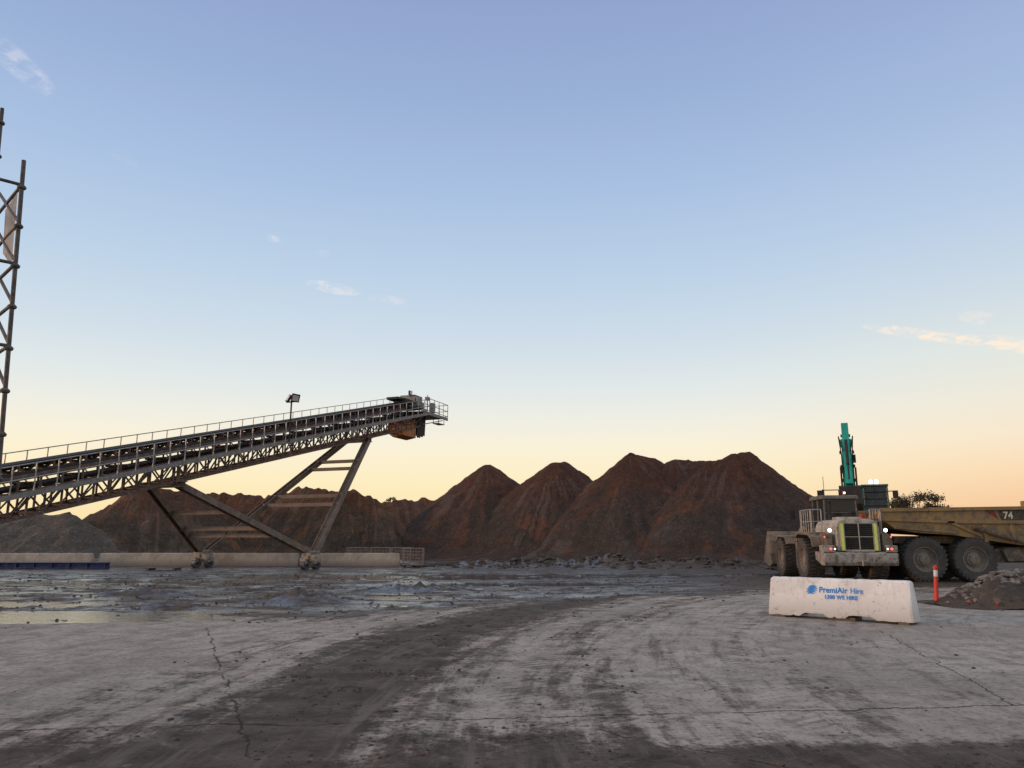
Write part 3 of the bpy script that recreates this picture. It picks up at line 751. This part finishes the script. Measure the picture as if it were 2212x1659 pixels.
# ---------------------------------------------------------------- wheels
TY=mat('tyre_rubber',(.085,.075,.066),(.055,.049,.044),2,.85,dirt=(.15,.125,.103),dirt_amt=.2)
def wheel(parent,x,y,z,r,w,rimmat,side=-1,name='wheel'):
    e=empty(name,(x,y,z)); e.parent=parent
    m=MB(); prof=[(.56,.40),(.585,.455),(.66,.475),(.78,.5),(.88,.495),(.93,.455),(.945,.38),(.95,0),(.945,-.38),(.93,-.455),(.88,-.495),(.78,-.5),(.66,-.475),(.585,-.455),(.56,-.40)]
    m.lathe([(a*r,b_*w) for a,b_ in prof],n=56)
    N=30
    for i in range(N):
        for sg in(-1,1):
            a=2*math.pi*(i+(.25 if sg>0 else -.25))/N
            c_=Vector((math.cos(a)*.955*r,sg*w*.25,math.sin(a)*.955*r))
            m.box(c_,(.06*r,w*.46,.10*r),Matrix.Rotation(-a,3,'Y')@Matrix.Rotation(R(16*sg),3,'X'))
            c_=Vector((math.cos(a)*.9*r,sg*w*.475,math.sin(a)*.9*r))
            m.box(c_,(.10*r,.05*w,.10*r),Matrix.Rotation(-a,3,'Y'))
    m.obj('tyre',TY,e)
    m=MB(); s_=side
    m.lathe([(.565*r,.40*w*s_),(.56*r,.45*w*s_),(.53*r,.45*w*s_),(.50*r,.3*w*s_),(.44*r,.2*w*s_),(.33*r,.17*w*s_),(.31*r,.26*w*s_),(.24*r,.30*w*s_),(.22*r,.38*w*s_),(.10*r,.42*w*s_),(0.001,.42*w*s_)],n=32)
    m.lathe([(.565*r,-.4*w*s_),(.4*r,-.1*w*s_),(0.001,-.1*w*s_)],n=24)
    for i in range(12):
        a=2*math.pi*i/12; m.box((math.cos(a)*.385*r,.20*w*s_,math.sin(a)*.385*r),(.05*r,.03,.05*r))
    m.obj('rim',rimmat,e)
    return e

# ---------------------------------------------------------------- articulated dump truck
TB=mat('dusty_yellow_body',(.36,.225,.085),(.26,.17,.08),1.1,.75,dirt=(.17,.125,.085),dirt_amt=.3,streak=True)
TR=mat('dusty_rim',(.27,.225,.18),(.18,.15,.12),3,.8,dirt=(.11,.09,.075),dirt_amt=.15)
CHS=mat('muddy_chassis',(.13,.10,.07),(.075,.058,.042),3,.85,dirt=(.20,.155,.11),dirt_amt=.3)
TE=empty('dump_truck',(17.45,32.5,0),0,'muddy yellow articulated dump truck marked 74','dump truck')
for xx in(-1.0,1.0):
    for yy,sd_ in((-1.2,-1),(1.2,1)): wheel(TE,xx,yy,.88,.9,.68,TR,sd_)
for yy,sd_ in((-1.2,-1),(1.2,1)): wheel(TE,6.3,yy,.88,.9,.68,TR,sd_)
prof=[(-2.55,2.86),(-2.62,2.50),(-2.1,2.08),(-1.2,1.92),(.2,1.84),(1.2,1.68),(3.6,1.34),(4.1,1.62),(4.1,2.98),(3.2,2.92)]
m=MB()
m.prism(prof,-1.5,-1.43); m.prism(prof,1.43,1.5)
for a,b_ in zip(prof[1:7],prof[2:8]): m.prism([a,b_,(b_[0],b_[1]+.08),(a[0],a[1]+.08)],-1.43,1.43)
m.prism([(4.03,1.6),(4.1,1.6),(4.1,2.95),(4.03,2.95)],-1.43,1.43)
m.prism([(-2.62,2.5),(-2.55,2.5),(-2.49,2.75),(-2.55,2.75)],-1.43,1.43)
m.obj('dump_body',TB,TE,bevel=.015)
for sy in(-1,1):
    m=MB()
    m.beam((-2.6,sy*1.52,2.82),(4.1,sy*1.52,2.92),.12,.14)
    m.beam((-2.6,sy*1.53,2.44),(.3,sy*1.53,2.34),.10,.09)
    m.beam((.0,sy*1.53,2.35),(4.1,sy*1.53,2.32),.10,.11)
    m.beam((.2,sy*1.53,2.30),(1.3,sy*1.53,1.80),.10,.09)
    m.beam((-2.0,sy*1.53,2.12),(.3,sy*1.53,1.92),.08,.08)
    for xx in(1.5,2.6,3.7): m.beam((xx,sy*1.52,2.25),(xx,sy*1.52,1.55),.09,.14,(1,0,0))
    m.obj('body_rib',TB,TE,bevel=.01)
m=MB()
m.bx(-1.9,3.6,-.5,-.3,.95,1.4); m.bx(-1.9,3.6,.3,.5,.95,1.4); m.bx(-1.9,-1.7,-.3,.3,1.,1.35); m.bx(3.3,3.6,-.3,.3,1.,1.35)
for xx in(-1,1): m.tube((xx,-1.,.88),(xx,1.,.88),.2,14); m.tube((xx,-.4,.88),(xx,.4,.88),.38,16)
m.beam((-1,-.85,1.1),(1,-.85,1.1),.2,.26); m.beam((-1,.85,1.1),(1,.85,1.1),.2,.26)
m.bx(1.95,3.4,-1.3,-.5,.75,1.3); m.bx(3.5,4.6,-.35,.35,.9,1.5); m.bx(4.6,8.6,-.55,.55,.85,1.4)
m.bx(-1.9,3.2,-.9,.9,1.5,1.8)
m.obj('chassis',CHS,TE,bevel=.02)
for sy in(-1,1):
    m=MB()
    m.tube((1.0,sy*1.62,2.15),(2.5,sy*1.62,1.68),.09,12); m.tube((2.5,sy*1.62,1.68),(3.3,sy*1.62,1.40),.055,10)
    m.obj('tipping_cylinder',CHS,TE)
m=MB(); m.prism([(2.1,1.28),(3.8,1.30),(3.9,.85),(2.3,.8)],-1.52,-1.3); m.bx(2.2,3.7,-1.5,-.9,1.30,1.34)
m.obj('mudguard',CHS,TE,bevel=.02)
m=MB(); m.prism([(4.7,1.4),(4.7,3.3),(6.3,3.35),(6.7,2.4),(8.5,2.1),(8.8,1.0),(7.3,1.0),(7.2,1.85),(5.3,1.85),(5.2,1.4)],-1.,1.); m.bx(5.2,7.4,-1.5,-1.0,1.83,1.92); m.bx(5.2,7.4,1.0,1.5,1.83,1.92)
m.obj('cab',TB,TE,bevel=.04)
WIN=mat('dark_glass',(.018,.024,.025),(.028,.034,.034),2,.18,bump=0,spec=.4)
m=MB(); m.bx(4.95,6.15,-1.012,1.012,2.35,3.15); m.obj('cab_window',WIN,TE)
MR=mat('dark_red_patch',(.22,.04,.025),(.14,.035,.02),4); BKP=mat('black_patch',(.06,.048,.036),(.04,.033,.027),4,dirt=(.16,.12,.08),dirt_amt=.25); WP=mat('cream_paint',(.68,.62,.46),(.55,.49,.36),6)
m=MB(); m.add([(2.22,-1.508,2.42),(3.4,-1.508,2.42),(3.4,-1.508,2.83),(2.05,-1.508,2.82)],[(0,1,2,3)]); m.obj('number_panel',BKP,TE,recalc=False)
m=MB(); m.add([(1.55,-1.507,2.81),(2.12,-1.507,2.43),(1.97,-1.507,2.815)],[(0,1,2)]); m.obj('red_panel',MR,TE,recalc=False)
textobj('fleet_number','74',.40,WP,TE,Matrix.Translation((2.30,-1.514,2.48))@Matrix.Rotation(R(90),4,'X'),bold=.009)

# ---------------------------------------------------------------- wheel loader
LD=mat('muddy_loader_paint',(.25,.195,.14),(.16,.127,.092),1.5,.75,dirt=(.10,.078,.06),dirt_amt=.3,streak=True)
LH=mat('dusty_hood',(.50,.46,.38),(.38,.35,.29),1.5,.7,dirt=(.19,.155,.12),dirt_amt=.22,streak=True)
CW=mat('counterweight_paint',(.40,.37,.33),(.28,.25,.22),2,.75,dirt=(.12,.098,.08),dirt_amt=.28)
YS=mat('yellow_reflector',(.78,.86,.18),(.66,.74,.14),8,.4,bump=0)
LE=empty('wheel_loader',(13.3,29.6,0),R(85),'muddy wheel loader seen from behind with lit lights','wheel loader',scale=.95)
for xx in(2.45,6.1):
    for yy in(1.3,-1.3): wheel(LE,xx,yy,.9,.92,.72,TR,1 if yy>0 else -1)
m=MB(); m.prism([(0,.85),(0,1.18),(.15,1.26),(1.3,1.26),(1.3,.95),(.5,.72),(.1,.72)],-1.42,1.42)
for sy in(-1,1): m.bx(.02,.7,sy*1.0,sy*1.42,1.26,1.52)
m.bx(-.03,.02,-.25,.25,.86,1.12); m.tube((-.08,0,.72),(-.08,0,.95),.04,8)
for k in range(3): m.bx(-.02,.0,-1.2+.9*k,-.6+.9*k,.9,1.1)
m.obj('counterweight',CW,LE,bevel=.04)
m=MB(); m.prism([(-.84,1.3),(.84,1.3),(.84,2.2),(.78,2.40),(.66,2.52),(.45,2.58),(-.45,2.58),(-.66,2.52),(-.78,2.40),(-.84,2.2)],.2,3.0,'x'); m.bx(.9,1.7,-.5,.5,2.57,2.67)
for sy in(-1,1):
    for k in range(3): m.bx(.7+.7*k,1.3+.7*k,sy*.83,sy*.865,1.5,2.1)
m.obj('engine_hood',LH,LE,bevel=.06)
m=MB(); m.bx(.13,.19,-.56,.56,1.36,2.38)
for i in range(13): m.box((.115,0,1.41+i*.075),(.05,1.08,.018),Matrix.Rotation(R(25),3,'Y'))
m.obj('radiator_grille',DK,LE)
m=MB()
for sy in(-1,1): m.bx(.10,.19,sy*.64-.09,sy*.64+.09,1.3,2.40)
m.bx(.10,.19,-.56,.56,2.38,2.48); m.bx(.10,.19,-.56,.56,1.27,1.35)
m.bx(.085,.12,-.02,.02,1.36,2.38); m.bx(.085,.12,-.56,.56,1.84,1.87)
m.obj('grille_frame',LH,LE,bevel=.01)
for sy in(-1,1):
    m=MB(); m.bx(.085,.098,sy*.65-.055,sy*.65+.055,1.32,2.38); m.obj('reflective_strip',YS,LE)
for sy in(-1,1):
    y0,y1=(.84,1.62) if sy>0 else (-1.62,-.84)
    m=MB(); m.prism([(.95,1.45),(1.05,1.85),(1.55,2.05),(3.2,2.08),(3.5,1.9),(3.5,1.8),(3.1,1.97),(1.6,1.93),(1.15,1.75),(1.05,1.45)],y0,y1)
    m.bx(1.4,3.3,y0+.02,y1-.02,1.98,2.04)
    m.bx(.35,1.2,sy*1.1-.12,sy*1.1+.12,1.5,2.0)
    m.obj('rear_fender',LD,LE,bevel=.02)
    m=MB(); m.prism([(4.95,1.55),(5.3,1.9),(6.6,1.95),(7.,1.7),(6.9,1.65),(6.5,1.87),(5.35,1.82),(5.05,1.5)],y0,y1); m.obj('front_fender',LD,LE,bevel=.02)
    m=MB()
    for k in range(4): m.bx(3.5,3.85,y0+.15,y1-.1,.55+.36*k,.6+.36*k)
    m.bx(3.5,3.85,y1-.14,y1-.1,.5,2.0); m.bx(3.5,3.85,y0+.1,y0+.14,.5,2.0)
    m.obj('access_ladder',LD,LE)
m=MB(); m.prism([(.9,.8),(.9,1.3),(4.1,1.7),(4.6,1.3),(4.6,.7)],-.7,.7); m.prism([(4.5,.7),(4.5,1.5),(5.3,2.2),(6.6,1.8),(6.9,.8)],-.6,.6)
for xx in(2.45,6.1): m.tube((xx,-1.1,.9),(xx,1.1,.9),.25,14)
m.obj('frame',CHS,LE,bevel=.03)
LC=mat('dusty_cab_paint',(.20,.185,.155),(.13,.12,.10),1.5,.7,dirt=(.09,.075,.06),dirt_amt=.3)
m=MB(); cx0,cx1=2.7,4.35; yo=-.22; hw=.72
for sx in(cx0,cx1,(cx0+cx1)/2+.1):
    for sy in(-1,1): m.beam((sx,yo+sy*hw,2.0),(sx+.06,yo+sy*hw*.92,3.5),.07,.07,(1,0,0))
m.prism([(2.6,3.5),(4.6,3.5),(4.55,3.62),(4.3,3.67),(2.8,3.67),(2.63,3.62)],yo-.77,yo+.77)
m.bx(2.67,4.4,yo-.74,yo+.74,1.7,2.25)
m.beam((2.72,yo-.7,2.9),(2.72,yo+.7,2.9),.04,.04)
m.obj('cab',LC,LE,bevel=.02)
m=MB(); m.bx(2.77,4.35,yo-.66,yo+.66,2.25,3.49); m.obj('cab_window',WIN,LE)
m=MB(); m.tube((2.1,.45,2.5),(2.1,.45,3.25),.07,12); m.tube((2.1,.45,3.25),(2.0,.45,3.4),.06,12); m.obj('exhaust_stack',DK,LE)
m=MB(); m.tube((1.9,-.4,2.5),(1.9,-.4,2.85),.10,14); m.lathe([(0.001,3.02),(.1,3.0),(.16,2.92),(.16,2.84),(.1,2.82)],(1.9,-.4,0),16,'z'); m.obj('air_intake',DK,LE)
for sy in(-1,1):
    y_=sy*1.42
    m=MB(); m.path([(1.5,y_,2.05),(1.5,y_,3.0),(3.1,y_,3.0),(3.1,y_,2.05)],.024,6); m.tube((1.5,y_,2.5),(3.1,y_,2.5),.02,6); m.tube((2.3,y_,2.05),(2.3,y_,3.),.02,6)
    m.path([(1.5,y_,3.0),(1.5,sy*1.0,3.0),(1.5,sy*1.0,2.05)],.024,6); m.tube((1.5,y_,2.5),(1.5,sy*1.,2.5),.02,6)
    for k in range(5): m.tube((1.5+.32*k+.16,y_,2.05),(1.5+.32*k+.16,y_,3.0),.014,5)
    m.obj('handrail',GS,LE)
    m=MB(); m.path([(4.3,yo+sy*.7,3.2),(4.5,sy*1.4,3.25),(4.5,sy*1.4,2.75)],.02,6); m.box((4.48,sy*1.4,2.85),(.05,.26,.42)); m.obj('mirror',DK,LE)
AMB=mat('amber_beacon',(.6,.2,.03),None,3,.3)
m=MB(); m.tube((3.0,-.5,3.67),(3.0,-.5,3.86),.06,10); m.obj('roof_beacon',AMB,LE)
m=MB(); m.tube((2.8,.4,3.67),(2.8,.4,4.5),.012,5); m.obj('aerial',DK,LE)
m=MB(); m.bx(.8,1.15,-.6,-.42,2.57,2.79); m.obj('hood_reservoir',mat('red_paint',(.4,.06,.04),None,4),LE,bevel=.02)
# lamps
EW=emis('lit_work_lamp',(1,.96,.9),7); ER=emis('lit_tail_lamp',(1,.10,.07),2.2); EW2=emis('lit_side_lamp',(1,.97,.92),1.6)
def lamp(parent,nm,x,y,z,r,em,dx=-.05):
    m=MB(); m.tube((x,y,z),(x-dx*1.6,y,z),r*1.25,14); h=m.obj(nm,DK,parent)
    m=MB(); m.tube((x+dx*.4,y,z),(x,y,z),r,14); m.obj('lens',em,h)
for sy in(1.08,-1.12): lamp(LE,'work_lamp',.3,sy,2.12,.07,EW)
for sy in(1.18,-1.18): lamp(LE,'tail_lamp',-.0,sy,1.38,.05,ER); lamp(LE,'reversing_lamp',-.0,sy-.16*(1 if sy>0 else -1),1.38,.035,EW2)
for sy in(1.3,-1.3): lamp(LE,'tail_lamp',.3,sy,1.85,.03,ER)
lamp(LE,'roof_work_lamp',2.6,-.4,3.76,.05,EW2)
m=MB()
for sy in(-.75,.75): m.prism([(4.9,2.2),(5.3,2.35),(7.0,1.6),(7.6,.9),(7.4,.7),(6.6,1.2),(5.0,1.95)],sy-.09,sy+.09)
m.tube((5.2,0,2.4),(6.9,0,1.9),.1,12); m.beam((6.9,0,2.1),(7.1,0,.9),.2,.25); m.obj('lift_arm',LD,LE,bevel=.02)
m=MB(); out=[(7.35,.55),(7.3,1.1),(7.45,1.7),(7.85,2.15),(7.95,2.1),(7.55,1.65),(7.42,1.1),(7.5,.68),(7.8,.55),(9.0,.62),(9.0,.55),(7.75,.42)]
m.prism(out,-1.72,1.72)
side=[(7.35,.55),(7.3,1.1),(7.45,1.7),(7.85,2.15),(8.3,1.7),(9.0,.62),(7.75,.42)]
m.prism(side,-1.78,-1.72); m.prism(side,1.72,1.78)
m.obj('bucket',LD,LE,bevel=.015)

# ---------------------------------------------------------------- excavator
TL=mat('teal_paint',(.015,.40,.31),(.012,.28,.225),1.5,.5,dirt=(.04,.14,.115),dirt_amt=.12)
TLD=mat('dark_teal_cab',(.015,.13,.105),(.012,.085,.07),1.5,.5,dirt=(.05,.07,.06),dirt_amt=.2)
XE=empty('excavator',(19.95,45.2,1.0),R(-113.6),'teal excavator with raised boom and lit cab lamp','excavator')
for sy in(-1,1):
    y0,y1=(1.2,1.85) if sy>0 else (-1.85,-1.2)
    m=MB(); pr=[]
    for i in range(9): a=math.pi/2+math.pi*i/8; pr.append((-2.0+.45*math.cos(a),.57+.45*math.sin(a)))
    for i in range(9): a=-math.pi/2+math.pi*i/8; pr.append((2.0+.45*math.cos(a),.57+.45*math.sin(a)))
    m.prism(pr,y0,y1)
    for i in range(26):
        xx=-2.0+4.*i/25
        for zz in(.10,1.04): m.box((xx,(y0+y1)/2,zz),(.1,abs(y1-y0)+.04,.05))
    m.obj('track',DK,XE)
m=MB(); m.bx(-1.2,1.2,-1.2,1.2,.5,.95); m.tube((0,0,.95),(0,0,1.2),.8,24); m.obj('undercarriage',DK,XE)
m=MB(); m.prism([(-3.0,1.2),(-3.2,1.6),(-3.0,2.7),(-2.4,2.85),(.6,2.7),(.9,2.3),(1.7,2.2),(1.7,1.2)],-1.55,-.45); m.prism([(-3.0,1.2),(-3.1,1.6),(-3.0,2.6),(-.3,2.6),(-.3,1.2)],-.45,1.9); m.obj('engine_house',TLD,XE,bevel=.04)
m=MB(); y0,y1=.62,1.96
for sx in(-.1,1.85):
    for sy in(y0+.04,y1-.04): m.beam((sx,sy,1.2),(sx-(.25 if sx>1 else 0),sy,3.6),.07,.07,(1,0,0))
m.prism([(-.2,3.6),(1.75,3.6),(1.7,3.70),(-.15,3.72)],y0-.03,y1+.03); m.bx(-.15,1.85,y0,y1,1.2,1.6)
m.obj('cab',TLD,XE,bevel=.02)
m=MB()
for k in range(5): m.tube((1.92-.05*k,y0+.05,1.75+.38*k),(1.92-.05*k,y1-.05,1.75+.38*k),.02,5)
for k in range(3): m.tube((1.92,y0+.2+.45*k,1.7),(1.68,y0+.2+.45*k,3.5),.018,5)
m.obj('cab_guard',DK,XE)
m=MB(); m.prism([(-.05,1.6),(1.80,1.6),(1.60,3.6),(-.05,3.6)],y0+.09,y1-.09); m.obj('cab_window',WIN,XE)
m=MB(); m.prism([(.5,1.9),(1.1,1.7),(1.7,2.6),(2.1,4.1),(2.9,5.2),(3.4,6.0),(3.1,6.2),(2.4,5.5),(1.4,4.3),(.9,3.0)],-.25,.25); m.obj('boom',TL,XE,bevel=.03)
m=MB(); m.prism([(3.0,7.0),(3.4,7.05),(3.85,5.8),(4.35,4.3),(4.7,3.6),(4.45,3.5),(3.95,4.3),(3.2,5.4),(2.95,6.0)],-.18,.18); m.prism([(3.1,6.15),(3.6,6.1),(3.55,5.75),(3.1,5.7)],-.30,.30); m.obj('stick',TL,XE,bevel=.03)
m=MB()
for sy in(-.38,.38): m.tube((1.6,sy,1.9),(2.2,sy,3.5),.10,12); m.tube((2.2,sy,3.5),(2.6,sy,4.6),.05,10)
m.tube((4.0,.0,6.0),(4.85,.0,4.6),.08,12); m.tube((4.85,0,4.6),(5.0,0,3.8),.045,10)
for sy in(-.28,.28):
    m.path([(1.2,sy,2.6),(1.9,sy,4.2),(2.6,sy,5.3),(3.3,sy*1.3,6.3),(4.1,sy*.7,5.4)],.03,6)
    for k in range(4): m.box((1.5+.45*k,sy*1.15,3.2+.75*k),(.12,.12,.18))
m.box((3.1,0,6.35),(.3,.5,.14)); m.box((2.6,.36,5.1),(.2,.16,.45)); m.box((2.5,-.34,4.5),(.2,.16,.4))
m.obj('hydraulic_cylinder',DK,XE)
m=MB(); m.prism([(4.5,3.5),(4.9,3.4),(4.9,2.5),(4.4,2.0),(3.6,2.1),(3.4,2.7),(3.7,2.3),(4.3,2.3),(4.5,2.7)],-.55,.55); m.obj('bucket',DK,XE,bevel=.02)
m=MB(); m.path([(-2.8,-1.5,2.8),(-2.8,-1.5,3.6),(-.5,-1.5,3.6),(-.5,-1.5,2.7)],.03,6); m.tube((-2.8,-1.5,3.2),(-.5,-1.5,3.2),.025,6); m.path([(.5,-1.5,2.6),(.5,-1.5,3.5),(.5,-.6,3.5),(.5,-.6,2.6)],.03,6); m.tube((.5,-1.5,3.05),(.5,-.6,3.05),.02,6); m.tube((-.5,-1.5,3.6),(.5,-1.5,3.5),.03,6); m.obj('guard_rail',DK,XE)
m=MB(); m.path([(1.5,-1.5,2.2),(1.7,-1.6,3.1)],.03,6); m.box((1.7,-1.6,3.2),(.06,.3,.45)); m.obj('mirror',DK,XE)
m=MB(); m.path([(1.6,1.96,3.3),(1.8,2.3,3.3)],.03,6); m.box((1.8,2.3,3.1),(.06,.28,.45)); m.obj('mirror',DK,XE)
EW3=emis('lit_roof_lamp',(1,.98,.95),16)
for yy in(1.1,1.4): lamp(XE,'roof_lamp',1.62,yy,3.84,.10,EW3,dx=.06)
lamp(XE,'boom_lamp',2.0,-.50,3.5,.05,EW2,dx=.06)

# ---------------------------------------------------------------- safety post, flags
RD=mat('red_orange_plastic',(.72,.05,.02),(.55,.04,.02),5,.45,bump=.05,dirt=(.3,.1,.07),dirt_amt=.1); WT=mat('white_band',(.75,.74,.72),(.6,.6,.58),8,.4,bump=0)
PE=empty('safety_post',(11.15,20.7,0),0,'red plastic safety post with white reflective band','bollard')
PE.rotation_euler=(0,R(4.5),0)
m=MB(); m.lathe([(0.001,.0),(.2,0),(.2,.04),(.09,.07),(.055,.1)],ax='z',n=24); m.obj('post_base',DK,PE)
m=MB(); m.lathe([(.055,.06),(.05,.72)],ax='z',n=20); m.lathe([(.05,.88),(.05,.93),(.075,.94),(.075,.965),(.04,.97),(.04,1.0),(.001,1.01)],ax='z',n=20); m.obj('post_body',RD,PE,smooth=False)
m=MB(); m.lathe([(.051,.72),(.051,.88)],ax='z',n=20); m.obj('reflective_band',WT,PE)
FO=mat('orange_flag_cloth',(.95,.13,.04),(.8,.10,.03),6,.7,bump=.1)
FL=empty('bunting_line',(11.2,19.8,0),0,'orange triangular flags on a rope along the ground','bunting')
pts=[Vector((0,.5,.10)),Vector((.35,.1,.04)),Vector((.8,-.3,.03)),Vector((1.5,-.6,.03)),Vector((2.1,-.75,.05)),Vector((2.8,-1.05,.04)),Vector((3.6,-1.3,.04))]
m=MB(); m.path(pts,.008,5); m.obj('rope',WT,FL)
for k,(p,a) in enumerate([(pts[1],10),(pts[3],-20),(pts[4],15),(pts[5],-10),(pts[2],30)]):
    m=MB(); q=Matrix.Rotation(R(a),3,'Z'); v=[p+q@Vector(c_) for c_ in((-.15,0,.0),(.15,.02,.0),(.02,.03,.15),(-.02,-.04,.11))]
    m.add([v[0],v[1],v[2],v[3],v[0]+Vector((0,.006,0)),v[1]+Vector((0,.006,0)),v[2]+Vector((0,.006,0)),v[3]+Vector((0,.006,0))],[(0,1,2,3),(7,6,5,4),(0,4,5,1),(1,5,6,2),(2,6,7,3),(3,7,4,0)]); m.obj('flag',FO,FL)
F2=MB(); F2.prism([(-.10,0),(.09,0),(.0,.2)],-.01,.01,'y'); 
f2=F2.obj('warning_flag',FO,label='small orange triangular flag beside the white barrier',cat='flag'); f2.location=(6.12,18.3,.66); f2.rotation_euler=(0,0,R(-20))
m=MB(); m.tube((0,0,-.66),(0,0,.02),.012,6); m.obj('flag_stick',DK,f2)

# ---------------------------------------------------------------- scaffold tower
SG=mat('scaffold_tube',(.15,.14,.13),(.09,.08,.072),7,.6,.5,dirt=(.09,.06,.045),dirt_amt=.25)
SE=empty('scaffold_tower',(-6.9,8.6,0),0,'galvanised steel scaffold tower leaning slightly','scaffold')
o_=Vector((-6.9,8.6,0))
posts=[((-5.6,8.5),(-5.93,8.5),6.2),((-6.75,9.6),(-7.1,9.6),7.57),((-6.9,7.4),(-7.2,7.4),7.0),((-8.05,8.5),(-8.4,8.5),7.3)]
def PP(i,z_):
    a,b_,H=posts[i]; f=z_/H; return Vector((a[0]+(b_[0]-a[0])*f,a[1],z_))-o_
for i,(a,b_,H) in enumerate(posts):
    m=MB(); m.tube(PP(i,0),PP(i,H),.0245,12)
    m.tube(PP(i,0),PP(i,.02),.08,12)
    z_=.35
    while z_<H-.1: m.lathe([(.026,-.03),(.045,-.02),(.052,0),(.045,.012),(.026,.03)],tuple(PP(i,z_)),14,'z'); z_+=.5
    m.obj('standard_tube',SG,SE,smooth=False)
for i,j in((0,1),(1,3),(3,2),(2,0)):
    for k,z_ in enumerate((.35,1.35,2.35,3.35,3.85,4.35,4.85,5.35,5.85)):
        if (i,j)!=(0,1) and k%2: continue
        m=MB(); m.tube(PP(i,z_+.03),PP(j,z_+.03),.021,8); m.obj('ledger_tube',SG,SE)
for z_ in(3.35,3.85,4.35,4.85,5.35): m=MB(); m.tube(PP(0,z_+.05),PP(1,z_+1.05),.020,8); m.obj('brace_tube',SG,SE)
for z_ in(.35,2.35,):
    m=MB(); m.tube(PP(0,z_),PP(2,z_+2),.02,8); m.obj('brace_tube',SG,SE)
    m=MB(); m.tube(PP(3,z_),PP(1,z_+2),.02,8); m.obj('brace_tube',SG,SE)
a1=PP(0,4.9).lerp(PP(1,4.9),.12); a2=PP(0,5.85).lerp(PP(1,5.85),.12); c1=PP(0,5.2).lerp(PP(1,5.2),.45); c2=PP(0,5.8).lerp(PP(1,5.8),.5)
m=MB()
m.add([a1,a2,c2,c1]+[p+Vector((.01,-.012,0)) for p in(a1,a2,c2,c1)],[(0,1,2,3),(7,6,5,4),(0,4,5,1),(1,5,6,2),(2,6,7,3),(3,7,4,0)])
m.obj('hanging_cloth',LGY,SE)

# ---------------------------------------------------------------- trees
BRK=mat('bark',(.10,.075,.055),None,8,.9); LF=mat('gum_leaves',(.085,.070,.045),(.05,.045,.03),1.5,.8,bump=0)
def tree(x,y,H,Wd,seed,n=3000,lab='brownish grey gum tree rising behind the truck'):
    rd=random.Random(seed); e=empty('gum_tree',(x,y,0),0,lab,'tree')
    m=MB(); tops=[]
    m.tube((0,0,0),(.1,.1,H*.35),.25,10,.18)
    for i in range(12):
        a=rd.random()*6.28; r_=Wd*.5*rd.uniform(.1,.9); p=Vector((r_*math.cos(a),r_*math.sin(a),H*rd.uniform(.55,.95)*(1-.18*(2*r_/Wd)**2)))
        mid=Vector((.1,.1,H*.3)).lerp(p,.5)+Vector((0,0,.3)); m.tube((.1,.1,H*.3),mid,.13,7,.08); m.tube(mid,p,.08,6,.03); tops.append(p)
        for k in range(2):
            q=p+Vector((rd.uniform(-1,1),rd.uniform(-1,1),rd.uniform(-.5,.4)))*Wd*.12; m.tube(mid,q,.05,5,.02); tops.append(q)
    m.obj('trunk',BRK,e)
    m=MB()
    for i in range(n):
        c_=rd.choice(tops); d=Vector((rd.gauss(0,1),rd.gauss(0,1),rd.gauss(0,.7)))*Wd*.065; p=c_+d
        u=Vector((rd.uniform(-1,1),rd.uniform(-1,1),rd.uniform(-1,.3))).normalized(); v=u.cross(Vector((rd.random(),rd.random(),rd.random()))).normalized(); s_=rd.uniform(.12,.26)
        m.add([p-v*s_*.35,p+u*s_,p+v*s_*.35,p-u*s_*.6],[(0,1,2,3)])
    m.obj('crown',LF,e,recalc=False)
tree(63.3,120,8.9,8.5,3,5200); tree(67.8,123,8.4,5.5,5,2800); tree(46.2,118,8.7,3.6,8,2200); tree(48.6,125,7.4,5,11,2000)
tree(-19.5,123,8.9,3.,21,900,'small distant gum tree showing above the spoil heaps')
